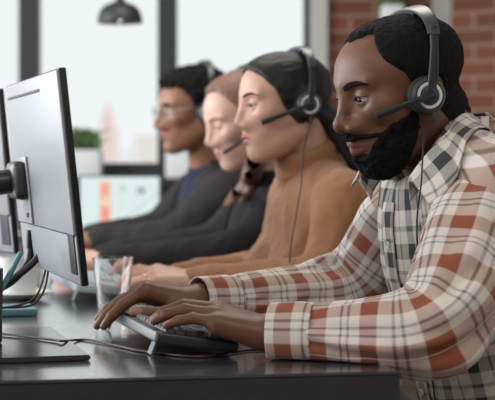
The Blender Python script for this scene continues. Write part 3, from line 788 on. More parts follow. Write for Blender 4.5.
# ---- keyboards: local x towards the sitter's side, y along the row
def keyboard(c, yaw, label, group, kb, kk, ks, feet=True, fine=True, w=.114, L=.43):
    R = np.array([[math.cos(yaw), -math.sin(yaw), 0], [math.sin(yaw), math.cos(yaw), 0], [0, 0, 1]])
    root = thing('keyboard', c, label, 'keyboard', group); tl = .15                # sloping down towards the sitter
    Rt = R @ np.array([[math.cos(tl), 0, math.sin(tl)], [0, 1, 0], [-math.sin(tl), 0, math.cos(tl)]])
    cc = np.asarray(c, float) + V3(0, 0, .0215)
    P = lambda x, y, z: cc + Rt @ V3(x, y, z)
    box('body', P(0, 0, 0), (w, L, .016), kb, root, Rt, .004, 3)
    box('back_edge', P(-w / 2 + .001, 0, .001), (.0045, L - .004, .013), ks, root, Rt, .0012)
    kp = (w - .022) / 6
    rows = [[1] * 15 + [0] + [1] * 3, [1] * 13 + [2] + [0] + [1] * 3 + [0], [1.5] + [1] * 12 + [1.5, 0] + [1] * 3 , [1.75] + [1] * 11 + [2.25], [2.25] + [1] * 10 + [2.75, 0, 0, 1], [1.25, 1.25, 1.25, 6.25, 1.25, 1.25, 1.25, 1.25, 0, 1, 1, 1]]
    u = (L - .02) / 22.5
    for r, row in enumerate(rows):
        y = -L / 2 + .01
        pad = [[1] * 4, [1] * 4, [1] * 4, [1] * 3, [1] * 4, [2, 1]][r]
        seq = [(k, True) for k in row]; x = -w / 2 + .012 + kp * (r + .5)
        yy = L / 2 - .01
        def cap(y0, k):
            b = bm_box((0, 0, 0), (kp - .0022, k * u - .0022, .0065), None, .0)
            for v_ in b.verts:
                if v_.co.z > 0: v_.co.x *= .80; v_.co.y *= 1 - .003 / (k * u) * 1.2
            bmesh.ops.bevel(b, geom=list(b.edges), offset=.0008, segments=1, affect='EDGES')
            for v_ in b.verts: v_.co = Vector([float(q) for q in P(x + v_.co.x, y0 + v_.co.y, .0105 + v_.co.z)])
            o = bm_obj('key', b, kk, root)
        for k in row:
            if k: cap(yy - k * u / 2, k); yy -= k * u
            else: yy -= .25 * u
        yy = -L / 2 + .01 + 4 * u
        for k in pad: cap(yy - k * u / 2, k); yy -= k * u
    if feet:
        for s in (1, -1):
            a = P(-w / 2 + .012, s * (L / 2 - .055), -.008); e = V3(a[0], a[1], DESK + .0015) - R @ V3(.008, 0, 0)
            b = bm_box((a + e) / 2, (.0035, .022, np.linalg.norm(a - e)), basis(R @ V3(0, 1, 0), (a - e) / np.linalg.norm(a - e)) @ np.array([[0, 1, 0], [1, 0, 0], [0, 0, 1]]), .001); bm_obj('flip_foot', b, M['foot'], root)
    return root
KY = math.atan2(.267, .964)
kn = V3(-.130, 2.02, DESK); keyboard(kn + U_ROW * .068 + V_ROW * .22, KY, 'black keyboard under the hands of the man in the plaid shirt', 'keyboards along the desk', M['kbody'], M['key'], M['kside'])
k2 = kn + V_ROW * .72; keyboard(k2 + U_ROW * .095 + V_ROW * .325, KY, 'pale grey keyboard behind the drinking glass', 'keyboards along the desk', M['kbodyw'], M['keyw'], M['kbodyw'])
# ---- drinking glass
gp = desk_pt(113, 309)
lathe('drinking_glass', [(0, .0), (.024, 0), (.0265, .002), (.0285, .02), (.0365, .089), (.0368, .0905), (.0358, .0905), (.0352, .089), (.0272, .02), (.0255, .010), (0, .009)], gp + V3(0, 0, .0005), (0, 0, 1), M['glass'], None, 64)
tag(bpy.data.objects['drinking_glass'], 'clear empty drinking glass standing by the man\'s fingertips', 'glass')
# ---- monitors
def monitor(A, B, zb, zt, lean, label, fine=True, depth=.0095):
    """A near bottom corner, B far bottom corner of the back (x, y); zb, zt heights; lean = way the top tips"""
    A, B = V3(*A, zb), V3(*B, zb); L = np.linalg.norm(B - A); y = (B - A) / L; nx = V3(y[1], -y[0], 0)                # nx towards the sitter
    up = V3(0, 0, zt - zb) + nx * lean; H = np.linalg.norm(up); up /= H; n = np.cross(y, up)
    n = n if n @ nx > 0 else -n
    R = np.stack([n, y, up], 1); P = lambda a, b, c: A + R @ V3(a, b, c)
    mid = (A + B) / 2; root = thing('monitor', (mid[0], mid[1], DESK), label, 'monitor', 'monitors on the long desk')
    def slab(name, x0, x1, y0, y1, z0, z1, m, par=root, bev=.002): return box(name, P((x0 + x1) / 2, (y0 + y1) / 2, (z0 + z1) / 2), (abs(x1 - x0), abs(y1 - y0), abs(z1 - z0)), m, par, R, bev)
    # back shell: taller upper part, stepped lower part
    hs = .235 * H
    slab('back_shell', -.0035, .001, .002, L - .002, hs, H - .002, M['panel'], root, .0015); slab('lower_shell', -.001, .001, .003, L - .003, .002, hs - .002, M['panel2'], root, .0006)
    fr_ = slab('bezel', .0, depth, 0, L, 0, H, M['bezel'], root, .002)
    slab('display', depth - .0005, depth + .001, .012, L - .012, .016, H - .012, M['screen'], fr_, .0004)
    slab('vent_slot', -.0045, -.003, L * .30, L * .93, H * .915, H * .930, M['vent'], root, .0005)
    slab('side_button_box', -.003, .002, .012, .055, H * .05, H * .26, M['bezel'], root, .001)
    slab('port_cover', -.007, -.003, L * .66, L * .80, H * .24, H * .60, M['panel'], root, .0015)
    b = slab('screw_cover', -.009, -.0065, L * .71, L * .74, H * .275, H * .30, M['dark'], root, .0008)
    # arm and stand
    mt = P(-.0, L * .76, H * .475)
    box('mount_plate', P(-.014, L * .76, H * .475), (.024, .085, .058), M['dark'], root, R, .010)
    st = V3(mt[0], mt[1], 0) - n * V3(1, 1, 0) * .17 + y * .0
    tube('arm', [mt - n * .02, mt - n * .09, V3(st[0], st[1], mt[2])], .0185, M['black'], root, 16, 20)
    bot = DESK + .0078
    lathe('pole', [(0, 0), (.020, 0), (.020, mt[2] + .05 - bot), (.016, mt[2] + .056 - bot), (0, mt[2] + .057 - bot)], (st[0], st[1], bot), (0, 0, 1), M['black'], root, 28)
    return root, P, R, n, y, st
mon, MP, MR, mn, my, mst = monitor(((82 - 247.5) * 1.97 / FPX, 1.97), ((25 - 247.5) * 2.46 / FPX, 2.46), CZ + (HY - 287) * 1.97 / FPX, CZ + (HY - 68) * 1.97 / FPX, -.030, 'pale backed monitor nearest the camera, cables hanging from it')
bc = desk_pt(5, 350); e_ = desk_pt(91, 361)
u0 = V3(e_[0], e_[1], 0)
bp = [u0, u0 + V_ROW * .36, u0 + V_ROW * .36 - U_ROW * .36, u0 - U_ROW * .36]
o = prism('base_plate', [(q[0], q[1]) for q in bp], DESK + .0005, DESK + .008, M['base'], mon, .002)
mon2, MP2, *_m = monitor(((15 - 247.5) * 2.72 / FPX, 2.72), ((-90 - 247.5) * 3.30 / FPX, 3.30), CZ + (HY - 254) * 2.72 / FPX, CZ + (HY - 89) * 2.72 / FPX, -.030, 'second pale monitor at the left edge, behind the nearest monitor')
b2 = _m[-1]; prism('base_plate', [(b2[0] + a, b2[1] + b) for a, b in ((.20, -.10), (.16, .14), (-.06, .12), (-.04, -.12))], DESK + .0005, DESK + .008, M['base'], mon2, .002)
# ---- cables
def cable(pts, r, m, label, name='cable', n=70): return tag(tube(name, pts, r, m, None, n, 10), label, 'cable', 'cables around the desk')
q = lambda px, py, dz=.0022: desk_pt(px, py) + V3(0, 0, dz)
qb = lambda px, py: desk_pt(px, py, DESK + .0106)
cable([qb(-20, 332), qb(3, 334), qb(28, 336.5), qb(54, 340), qb(64, 341), q(76, 341.5), q(90, 341.5), q(120, 348), q(135, 351.5), q(150, 353.5), q(165, 355.5), q(192, 358), q(212, 357.5), q(231, 354), q(252, 351.5), q(275, 352.5), q(300, 357)], .0017, M['redcord'], 'thin dark red cable lying along the desk in front of the keyboard', n=140)
lathe('cable_plug', [(0, 0), (.007, 0), (.0075, .028), (.0045, .034), (.0035, .048), (0, .048)], W(31, 230, 2.36), (0, 0, -1), M['black'], None, 20)
tag(bpy.data.objects['cable_plug'], 'black plug pushed into the underside of the nearest monitor', 'plug')
D0 = 2.36
cable([W(31, 246, D0), W(28, 262, D0 - .01), W(18, 276, D0 - .02), W(5, 286, D0 - .02), W(-14, 293, D0 - .02)], .0055, M['cord'], 'thick black cable curving left from the plug under the nearest monitor')
cable([W(44, 238, D0 - .03), W(41, 252, D0 - .04), W(30, 266, D0 - .05), W(14, 278, D0 - .06), W(-10, 296, D0 - .06)], .0052, M['cord'], 'thick black cable crossing in front of the other thick cable')
cable([W(46, 236, 2.30), W(48, 252, 2.29), W(44, 276, 2.28), W(36, 296, 2.27), W(20, 305, 2.27), W(-10, 309, 2.27)], .0017, M['redcord'], 'thin red cable looping down from the nearest monitor, inner loop')
cable([W(47, 236, 2.32), W(49, 256, 2.31), W(46, 284, 2.30), W(38, 300, 2.29), W(26, 306.5, 2.29), W(-10, 308, 2.29)], .0017, M['cord'], 'thin black cable looping down from the nearest monitor, outer loop')
# ---- small things behind the monitor
tr = desk_pt(42, 299)
t_ = lathe('saucer', [(0, 0), (.030, 0), (.058, .010), (.064, .013), (.0625, .015), (.030, .006), (0, .005)], tr + V3(-.045, .0, .0005), (0, 0, 1), M['white'], None, 48); tag(t_, 'white saucer under the white mug behind the nearest monitor', 'saucer')
mg = thing('mug', tr + V3(-.045, .0, .006), 'white mug standing behind the cables of the nearest monitor', 'mug')
lathe('body', [(0, 0), (.028, 0), (.033, .004), (.041, .06), (.041, .075), (.0385, .075), (.038, .06), (.030, .008), (0, .007)], tr + V3(-.045, .0, .0065), (0, 0, 1), M['white'], mg, 40)
c_ = tr + V3(-.045, .0, .044); tube('handle', [c_ + V3(-.036, .01, .018), c_ + V3(-.062, .015, .014), c_ + V3(-.062, .015, -.014), c_ + V3(-.033, .01, -.02)], .005, M['white'], mg, 20, 10)
nb = desk_pt(12, 317); o = box('notebook', nb + V3(-.02, .05, .0065), (.10, .10, .012), M['teal'], None, basis(U_ROW), .002); tag(o, 'thin teal notebook lying behind the pole of the nearest monitor', 'notebook')
pc = W(-24, 350, 2.15); pc[2] = DESK + .0085
pk = lathe('pencil_cup', [(0, 0), (.034, 0), (.036, .002), (.0375, .104), (.036, .1045), (.034, .102), (.033, .004), (0, .004)], pc, (0, 0, 1), M['sill_grey'], None, 48); tag(pk, 'dark grey pencil cup cut by the left edge of the frame', 'cup')
p2 = W(21, 252, 2.17); pe = tube('pencil', [pc + V3(-.012, .005, .006), (pc + p2) / 2 + V3(.003, 0, .01), p2], [.0042, .0042, .0042, .0038], M['teal'], None, 20, 8); tag(pe, 'teal pencil leaning in the dark grey pencil cup', 'pencil')
rp = lathe('cable_plug', [(0, 0), (.0045, 0), (.005, .022), (.003, .026), (0, .026)], W(45.5, 231, 2.30), (0, 0, -1), M['redplug'], None, 20); tag(rp, 'small red plug under the nearest monitor beside the black plug', 'plug')
# ------------------------------------------------------------------ the room, the view, the light
M['frame'] = mat('dark_window_frame', (.018, .021, .023), .5)
M['plaster'] = mat('off_white_plaster', (.50, .49, .46), .85)
M['grey_wall'] = mat('grey_plaster', (.12, .12, .125), .8)
M['floor'] = wood('brown_floorboards', (.10, .07, .05), (.16, .12, .09), .5)
M['ceil'] = mat('ceiling_paint', (.35, .35, .35), .9)
def pane_mat(ior=1.12, name='window_pane'):
    m = bpy.data.materials.new(name); m.use_nodes = True; t = m.node_tree; t.nodes.clear()
    o = t.nodes.new('ShaderNodeOutputMaterial'); x = t.nodes.new('ShaderNodeMixShader'); a = t.nodes.new('ShaderNodeBsdfTransparent'); g = t.nodes.new('ShaderNodeBsdfGlossy')
    g.inputs['Roughness'].default_value = .02; f = t.nodes.new('ShaderNodeFresnel'); f.inputs[0].default_value = ior
    t.links.new(f.outputs[0], x.inputs[0]); t.links.new(a.outputs[0], x.inputs[1]); t.links.new(g.outputs[0], x.inputs[2]); t.links.new(x.outputs[0], o.inputs[0]); return m
M['pane'] = pane_mat()
def brick_mat(name, cols, mortar):
    m = mat(name, cols[0], .9, spec=.2); t = NT(m)
    b = t.n('ShaderNodeTexBrick'); b.inputs['Scale'].default_value = 1; b.inputs['Brick Width'].default_value = .215; b.inputs['Row Height'].default_value = .0722
    b.inputs['Mortar Size'].default_value = .0085; b.inputs['Mortar Smooth'].default_value = .3; b.inputs['Bias'].default_value = -.1
    b.inputs['Color1'].default_value = (*cols[0], 1); b.inputs['Color2'].default_value = (*cols[1], 1); b.inputs['Mortar'].default_value = (*mortar, 1)
    t.l(t.coord('UV'), b.inputs['Vector'])
    n = t.noise(9, 4, t.coord('UV')); t.l(t.mix(t.math('MULTIPLY', n, .5), b.outputs[0], tuple(c * .55 for c in cols[0])), t.b.inputs['Base Color'])
    x = t.n('ShaderNodeBump'); x.inputs['Strength'].default_value = .5; x.inputs['Distance'].default_value = .006; x.invert = True
    t.l(b.outputs[1], x.inputs['Height']); t.l(x.outputs[0], t.b.inputs['Normal']); return m
M['brick'] = brick_mat('red_brick', ((.225, .085, .052), (.145, .055, .036)), (.32, .225, .17))
def wall_box(name, p0, p1, z0, z1, th, m):
    """wall from p0 to p1 (x, y) of thickness th behind the line, with metre UVs"""
    a, b = V3(*p0, 0), V3(*p1, 0); L = np.linalg.norm(b - a); d = (b - a) / L; n = V3(-d[1], d[0], 0)
    v, f, u = [], [], []
    def quad(p, uv):
        i = len(v); v.extend(p); f.append([i, i + 1, i + 2, i + 3]); u.append(uv)
    c = lambda s, t, z: a + d * s + n * t + V3(0, 0, z)
    quad([c(0, 0, z0), c(L, 0, z0), c(L, 0, z1), c(0, 0, z1)], [(0, z0), (L, z0), (L, z1), (0, z1)])
    quad([c(L, th, z0), c(0, th, z0), c(0, th, z1), c(L, th, z1)], [(0, z0), (L, z0), (L, z1), (0, z1)])
    quad([c(0, th, z0), c(0, 0, z0), c(0, 0, z1), c(0, th, z1)], [(0, z0), (th, z0), (th, z1), (0, z1)])
    quad([c(L, 0, z0), c(L, th, z0), c(L, th, z1), c(L, 0, z1)], [(0, z0), (th, z0), (th, z1), (0, z1)])
    quad([c(0, 0, z1), c(L, 0, z1), c(L, th, z1), c(0, th, z1)], [(0, 0), (L, 0), (L, th), (0, th)])
    quad([c(0, th, z0), c(L, th, z0), c(L, 0, z0), c(0, 0, z0)], [(0, 0), (L, 0), (L, th), (0, th)])
    me = mesh_np(name, np.array(v), np.array(f), np.array(u)); return struct(new_obj(name, me, None, m, False))
YB = 7.0; wx = lambda px, D=YB: (px - CX) * D / FPX; wz = lambda py, D=YB: CZ + (HY - py) * D / FPX
CEIL = 3.0; XL, XR, YF = -3.2, 2.4, -2.5
struct(box('floor', ((XL + XR) / 2, (YB + YF) / 2, -.05), (XR - XL + .4, YB - YF + .6, .1), M['floor']))
struct(box('ceiling', ((XL + XR) / 2, (YB + YF) / 2, CEIL + .05), (XR - XL + .4, YB - YF + .6, .1), M['ceil']))
sill = wz(178)
wall_box('wall_back_low', (XL, YB), (wx(310), YB), 0, sill - .03, .2, M['grey_wall'])
wall_box('wall_back_pier', (wx(310), YB - .04), (wx(327), YB - .04), 0, CEIL, .24, M['plaster'])
wall_box('wall_back', (wx(327), YB), (wx(434), YB), 0, CEIL, .2, M['brick'])
wall_box('wall_back_strip', (wx(431), YB - .02), (wx(453), YB - .02), 0, CEIL, .22, M['plaster'])
wall_box('wall_right', (wx(451, 6.9), 6.9), (XR, 6.05), 0, CEIL, .2, M['brick'])
wall_box('wall_right_return', (XR, 6.1), (XR, YF), 0, CEIL, .2, M['plaster'])
wall_box('wall_front', (XR, YF), (XL, YF), 0, CEIL, .2, M['plaster'])
wall_box('wall_left_low', (XL, YF), (XL, YB), 0, .8, -.2, M['grey_wall']); wall_box('wall_left_high', (XL, YF), (XL, YB), 2.7, CEIL, -.2, M['grey_wall'])
def window(name, x0, x1, z0, z1, y, fw, rails=()):
    b = bmesh.new()
    bm_box(((x0 + fw[0] / 2), y, (z0 + z1) / 2), (fw[0], .09, z1 - z0), bm=b); bm_box(((x1 - fw[1] / 2), y, (z0 + z1) / 2), (fw[1], .09, z1 - z0), bm=b)
    for a, c in ((z0, fw[2]), (z1 - .07, .07), *rails): bm_box(((x0 + fw[0] + x1 - fw[1]) / 2, y, a + c / 2), (x1 - x0 - fw[0] - fw[1], .085, c), bm=b)
    o = struct(bm_obj(name, b, M['frame']))
    g = box('pane', ((x0 + x1) / 2, y + .01, (z0 + z1) / 2), (x1 - x0 - fw[0], .006, z1 - z0 - .06), M['pane'], o)
    return o
rail = wz(163) - sill
hm_ = (wx(38) - wx(18)) / 2
window('window_1', XL, wx(28), sill, CEIL - .15, YB + .06, (.08, hm_, rail))
window('window_2', wx(28), wx(167), sill, CEIL - .15, YB + .06, (hm_, (wx(176) - wx(157)) / 2, rail))
window('window_3', wx(167), wx(311), sill, CEIL - .15, YB + .06, ((wx(176) - wx(157)) / 2, wx(311) - wx(304), rail))
struct(box('trim_1', ((XL + wx(310)) / 2, YB + .0, sill - .015), (wx(310) - XL, .34, .03), M['frame']))
for i, y in enumerate((-1, 1, 3, 5)):
    o = struct(box('window_%d' % (4 + i), (XL - .1, y - .5, 1.75), (.08, .07, 1.9), M['frame'])); 
# city beyond the glass
M['pink'] = mat('hazy_pink_render', (.93, .74, .67), .8); M['beige'] = mat('hazy_beige_render', (.90, .83, .74), .8); M['pale'] = mat('hazy_pale_render', (.92, .91, .88), .8); M['roofg'] = mat('roof_grey', (.75, .76, .77), .8)  # distance haze is put into these colours by lightening them
def building(px0, px1, py, D, m, label, w_=26):
    x0, x1 = wx(px0, D), wx(px1, D); z1 = wz(py, D); r = thing('city_building', ((x0 + x1) / 2, D, -40), label, 'building', 'hazy city blocks beyond the window')
    box('block', ((x0 + x1) / 2, D + w_ / 2, (z1 - 40) / 2), (x1 - x0, w_, z1 + 40), m, r)
    h = (z1 + 40) * .02; box('roof', ((x0 + x1) / 2, D + w_ / 2, z1 + h / 2), ((x1 - x0) * .8, w_ * .8, h), m, r); return r
b = building(97, 115, 128, 900, M['pink'], 'pink tower block with a stepped spire beyond the window'); X = wx(106, 900)
box('spire', (X, 913, wz(122, 900)), (wx(111, 900) - wx(101, 900), 12, 12), M['pink'], b); box('spire_tip', (X, 913, wz(114, 900)), (wx(108, 900) - wx(104, 900), 5, 14), M['pink'], b)
building(117, 133, 152, 760, M['pale'], 'low pale block right of the pink tower'); building(134, 157, 137, 820, M['beige'], 'beige block beside the window post'); building(60, 95, 140, 1000, M['pale'], 'pale block left of the pink tower'); building(-40, 16, 146, 950, M['beige'], 'beige block seen left of the near monitor'); building(180, 240, 145, 1000, M['pale'], 'pale block behind the curly haired man')
# pendant lamp
pl_ = thing('pendant_lamp', (wx(120, 5.2), 5.2, wz(22, 5.2)), 'dark dome pendant lamp hanging in front of the window', 'lamp')
c = V3(wx(120, 5.2), 5.2, wz(23, 5.2)); k = 5.2 / FPX * 1.08
lathe('lamp_shade', [(21 * k, 0), (20.3 * k, 6 * k), (18.5 * k, 11.5 * k), (14.5 * k, 16 * k), (7 * k, 19 * k), (5 * k, 20 * k), (0, 20 * k)], c, (0, 0, 1), M['frame'], pl_, 48)
lathe('lamp_holder', [(0, 18 * k), (4.5 * k, 18 * k), (4 * k, 27 * k), (2 * k, 30 * k), (0, 30 * k)], c, (0, 0, 1), M['frame'], pl_, 24)
lathe('bulb', [(0, 1 * k), (5 * k, 3 * k), (6 * k, 8 * k), (3 * k, 15 * k), (0, 16 * k)], c, (0, 0, 1), mat('lit_bulb', (1, .95, .85), .3, emit=(1, .93, .8), estr=4), pl_, 24)
tube('cord', [c + V3(0, 0, 29 * k), c + V3(0, 0, .5), V3(c[0], c[1], CEIL)], .004, M['frame'], pl_, 8, 8)
# planters on the sill
M['leaf'] = mat('green_leaves', (.10, .20, .08), .6); M['pot'] = mat('pale_grey_planter', (.74, .75, .76), .7); M['soil'] = mat('soil', (.03, .02, .015), .9)
def plant(x, y, z, w, d, h, ph, label, n=60, seed=1):
    rnd = random.Random(seed); r = thing('potted_plant', (x, y, z), label, 'plant')
    box('planter', (x, y, z + h / 2), (w, d, h), M['pot'], r, bev=.008); box('soil', (x, y, z + h + .001), (w * .9, d * .85, .008), M['soil'], r)
    b = bmesh.new()
    for i in range(n):
        bx, by = x + rnd.uniform(-.42, .42) * w, y + rnd.uniform(-.4, .4) * d; a = rnd.uniform(0, 6.28); L = rnd.uniform(.5, 1) * ph; t = rnd.uniform(.15, .7)
        hz = V3(math.cos(a), math.sin(a), 0); sd_ = V3(-math.sin(a), math.cos(a), 0); p0 = V3(bx, by, z + h)
        prev = None
        for s, wd in ((0, .1), (.35, .75), (.7, 1), (1, .05)):
            q_ = p0 + hz * L * t * s * s * 1.1 + V3(0, 0, L * (s - .25 * t * s * s)); ww_ = wd * .018
            cur = (b.verts.new(q_ - sd_ * ww_), b.verts.new(q_ + V3(0, 0, -.004)), b.verts.new(q_ + sd_ * ww_))
            if prev:
                b.faces.new((prev[0], prev[1], cur[1], cur[0])); b.faces.new((prev[1], prev[2], cur[2], cur[1]))
            prev = cur
    o = bm_obj('foliage', b, M['leaf'], r, True); m = o.modifiers.new('t', 'SOLIDIFY'); m.thickness = .0015
    o['kind'] = 'stuff'
    return r
ys = YB - .12
plant((wx(70, ys) + wx(102, ys)) / 2, ys, sill + .001, wx(102, ys) - wx(70, ys), .14, wz(150, ys) - sill, .12, 'green plant in a pale planter on the sill behind the near monitor', seed=2)
plant((wx(166, ys) + wx(196, ys)) / 2, ys, sill + .001, wx(196, ys) - wx(166, ys), .14, wz(150, ys) - sill, .13, 'green plant in a pale planter on the sill behind the curly haired man', seed=5)
# plant on a wall shelf, top right
sh = box('wall_shelf', (wx(392, 6.9), 6.9, wz(24, 6.9)), (.14, .17, .02), M['plaster'], None, bev=.003); tag(sh, 'small pale wall shelf holding a plant on the brick wall', 'shelf')
plant(wx(392, 6.9), 6.9, wz(24, 6.9) + .011, .10, .12, .072, .12, 'green plant in a pale pot high on the brick wall', seed=9)
# side table and laptop by the window
tb = thing('side_table', (-.55, 5.75, 0), 'dark side table under the window carrying the laptop', 'table')
box('table_top', (-.62, 5.75, .725), (1.1, .6, .03), M['desk'], tb, bev=.003)
for x in (-1.12, -.12):
    for y in (5.5, 6.0): box('leg', (x, y, .3545), (.04, .04, .709), M['desk_edge'], tb, bev=.003)
def chart_mat():
    m = mat('chart_screen', (.02, .02, .02), .25); t = NT(m); s = t.n('ShaderNodeSeparateXYZ'); t.l(t.coord('UV'), s.inputs[0]); u, v_ = s.outputs[0], s.outputs[1]
    base = t.mix(t.math('MULTIPLY', t.noise(14, 2, t.coord('UV')), .5), (.80, .93, .92), (.62, .80, .80))
    box_ = lambda x0, x1, y0, y1: t.math('MULTIPLY', t.math('MULTIPLY', t.math('GREATER_THAN', u, x0), t.math('LESS_THAN', u, x1)), t.math('MULTIPLY', t.math('GREATER_THAN', v_, y0), t.math('LESS_THAN', v_, y1)))
    for x0, x1, y0, y1, c in ((.24, .39, .10, .92, (.95, .66, .52)), (.26, .37, .14, .42, (.92, .38, .25)), (.26, .37, .62, .88, (.93, .42, .32)), (.28, .36, .44, .58, (.90, .75, .40)), (.50, .53, .1, .9, (.75, .87, .86)), (.72, .82, .66, .80, (.35, .45, .47)), (.5, .58, .70, .84, (.60, .72, .70))):
        base = t.mix(box_(x0, x1, y0, y1), base, c)
    ln = t.math('LESS_THAN', t.math('ABSOLUTE', t.math('SUBTRACT', v_, t.math('ADD', t.math('MULTIPLY', u, 1.3), -.58))), .02)
    base = t.mix(t.math('MULTIPLY', ln, .6), base, (.45, .55, .55))
    t.l(base, t.b.inputs['Emission Color']); t.b.inputs['Emission Strength'].default_value = .92; return m
lp = thing('laptop', (wx(118, 5.6), 5.6, .74), 'open laptop showing charts on the table under the window', 'laptop')
lx0, lx1, lz0, lz1 = wx(80, 5.62), wx(159, 5.62), .757, wz(177, 5.62)
box('lid', ((lx0 + lx1) / 2, 5.632, (lz0 + lz1) / 2), (lx1 - lx0 + .014, .008, lz1 - lz0 + .014), M['kbody'], lp, bev=.003)
me = mesh_np('screen', np.array([(lx0, 5.6268, lz0), (lx1, 5.6268, lz0), (lx1, 5.6268, lz1), (lx0, 5.6268, lz1)]), np.array([[0, 1, 2, 3]]), np.array([[(0, 0), (1, 0), (1, 1), (0, 1)]]))
new_obj('screen', me, lp, chart_mat(), False)
box('keyboard_deck', ((lx0 + lx1) / 2, 5.525, .7485), (lx1 - lx0 + .014, .21, .015), M['kbody'], lp, bev=.004)
# ------------------------------------------------------------------ sky, camera, light
w = bpy.data.worlds.new('bright_overcast_sky'); SC.world = w; w.use_nodes = True
b = w.node_tree.nodes['Background']; b.inputs[0].default_value = (.90, .955, .97, 1); b.inputs[1].default_value = .97
cam = bpy.data.cameras.new('camera'); co_ = bpy.data.objects.new('camera', cam); COL.objects.link(co_)
co_.location = (0, 0, CZ); co_.rotation_euler = (PI / 2, 0, 0)
cam.sensor_width = 36; cam.lens = FPX / 495 * 36; cam.shift_x = 0; cam.shift_y = (HY - 200) / 495
cam.clip_start = .05; cam.clip_end = 6000
cam.dof.use_dof = True; cam.dof.focus_distance = 2.16; cam.dof.aperture_fstop = cam.lens / 1000 / .0165
SC.camera = co_
SC.view_settings.view_transform = 'Standard'; SC.view_settings.look = 'None'; SC.view_settings.exposure = 0; SC.view_settings.gamma = 1; SC.view_settings.use_curve_mapping = False
def area(name, loc, target, size, power, col=(1, 1, 1), sy=None):
    l = bpy.data.lights.new(name, 'AREA'); l.energy = power; l.color = col; l.size = size; l.shape = 'RECTANGLE'; l.size_y = sy or size
    o = bpy.data.objects.new(name, l); COL.objects.link(o); o.location = loc
    o.rotation_euler = (Vector(target) - Vector(loc)).to_track_quat('-Z', 'Y').to_euler(); return o
area('daylight_left', (XL + .1, 3.0, 1.75), (.2, 2.6, 1.0), 4.5, 220, (.92, .97, 1), 1.8)
area('ceiling_fill', (.2, .5, CEIL - .05), (.1, 1.8, .8), 1.6, 60, (1, .94, .86))  # added warm fill from above the camera side, no fixture there
area('ceiling_fill', (.0, 4.0, CEIL - .05), (-.1, 4.0, .8), 1.4, 42, (1, .95, .88))  # added overhead fill for the far seats, again without a fixture
# ------------------------------------------------------------------ the woman in the camel turtleneck
def strands(paths, k=.012):
    """hanging hair: list of (points, radii) -> distance function"""
    segs = []
    for pts, rad in paths:
        P = spline_pts(pts, 14); r = np.interp(np.linspace(0, 1, 14), np.linspace(0, 1, len(rad)), rad)
        segs += [(P[i], P[i + 1], r[i], r[i + 1]) for i in range(13)]
    def f(p):
        d = None
        for s in segs:
            e = rc(p, *s); d = e if d is None else sm(d, e, k)
        return d
    return f
def knit(S, m, name, h=.005, neck=None, fold=.0016, arm=(.056, .045, .031), open_front=False, floor=True):
    la, lb = limb_path(S.SL, S.EL, S.WL, 14), limb_path(S.SR, S.ER, S.WR, 14)
    rr = np.interp(np.linspace(0, 1, 14), [0, .5, 1], arm)
    def f(p):
        d = torso_d(p, S, .003)
        for P in (la, lb):
            e = None
            for i in range(13):
                g = rc(p, P[i], P[i + 1], rr[i], rr[i + 1]); e = g if e is None else np.minimum(e, g)
            d = sm(d, e, .022)
        if neck: d = sm(d, rc(p, S.N, S.N + (S.frh((-.026, 0, -.06)) - S.N) * neck[0], neck[1] + .008, neck[1]), .02)
        d = d + fold * noise(p * V3(30, 30, 22)) + fold * .5 * noise(p * 70)
        if floor: d = smax(d, np.where(p[:, 0] < DX(p[:, 1]) + .0, DESK + .002 - p[:, 2], -1), .004)
        return d
    S.coat = f
    P = np.vstack([la, lb, [S.P, S.N]]); lo, hi = P.min(0) - .16, P.max(0) + .12; hi[2] = S.N[2] + .13
    cf = f
    if open_front: cf = lambda p: smax(f(p), -open_front(p), .006)
    v, fc = surf(cf, lo, hi, h); v, fc, _ = biggest(v, fc)
    return new_obj(name, mesh_np(name, v, fc), S.root, m)
def lapel(S, jk, m, z0=.52, y0=.030, wid=.062):
    """folded collar edge either side of the chest opening, laid on the coat"""
    zs = np.linspace(z0, .97, 30); inner = np.interp(zs, [z0, .97], [y0 - .012, y0 + .040]); w = np.interp(zs, [z0, .70, .80, .815, .97], [.006, wid * .8, wid, wid * .74, wid * .55])
    for sd in (1, -1):
        g = []
        for t in np.linspace(0, 1, 8):
            q = np.stack([np.full(30, .21), sd * (inner + w * t), zs * S.L], 1); p = trace(S.coat, S.P + q @ S.T.T, -S.T[:, 0]); g.append(p + S.T[:, 0] * .006)
        g = np.array(g); o = new_obj('lapel', grid_mesh('lapel', g, np.zeros(g.shape[:2] + (2,))), jk, m); md = o.modifiers.new('t', 'SOLIDIFY'); md.thickness = .005; md.offset = 0
S = Person(); WOM = S
S.H = dict(HEAD, nose_w=.0125, nose_r=.0085, nose_tip=(.110, -.034), lip=.80, jaw=.044, chin_x=.074, brow=.0065, eye_open=.0030, face=.056, cheek=.024, gaze=-.5, skull=(-.004, 0, .026), skull_r=(.086, .073, .068))
S.label = 'dark haired woman with a ponytail wearing a camel turtleneck sweater'; S.group = None
S.skin = M['skin_woman']; S.browm = M['brow']; S.thick = False; S.lash = True; S.browlift = .001; S.h = .0026; S.width = .88; S.bust = True
place_head(S, (251.5, 105), 2.93, 20, 6, 0, .93)
S.N = V3(.125, 2.97, .972); S.P = V3(.20, 3.02, .50); S.neck = (.047, .050); S.wrist = .021
S.SL = V3(.183, 2.81, .925); S.SR = V3(.10, 3.11, .925)
S.EL = V3(.135, 2.75, .782); S.ER = V3(.06, 3.12, .778)
S.WL = W(196, 281, 2.82); S.WR = W(178, 278, 3.02)
set_trunk(S, 18)
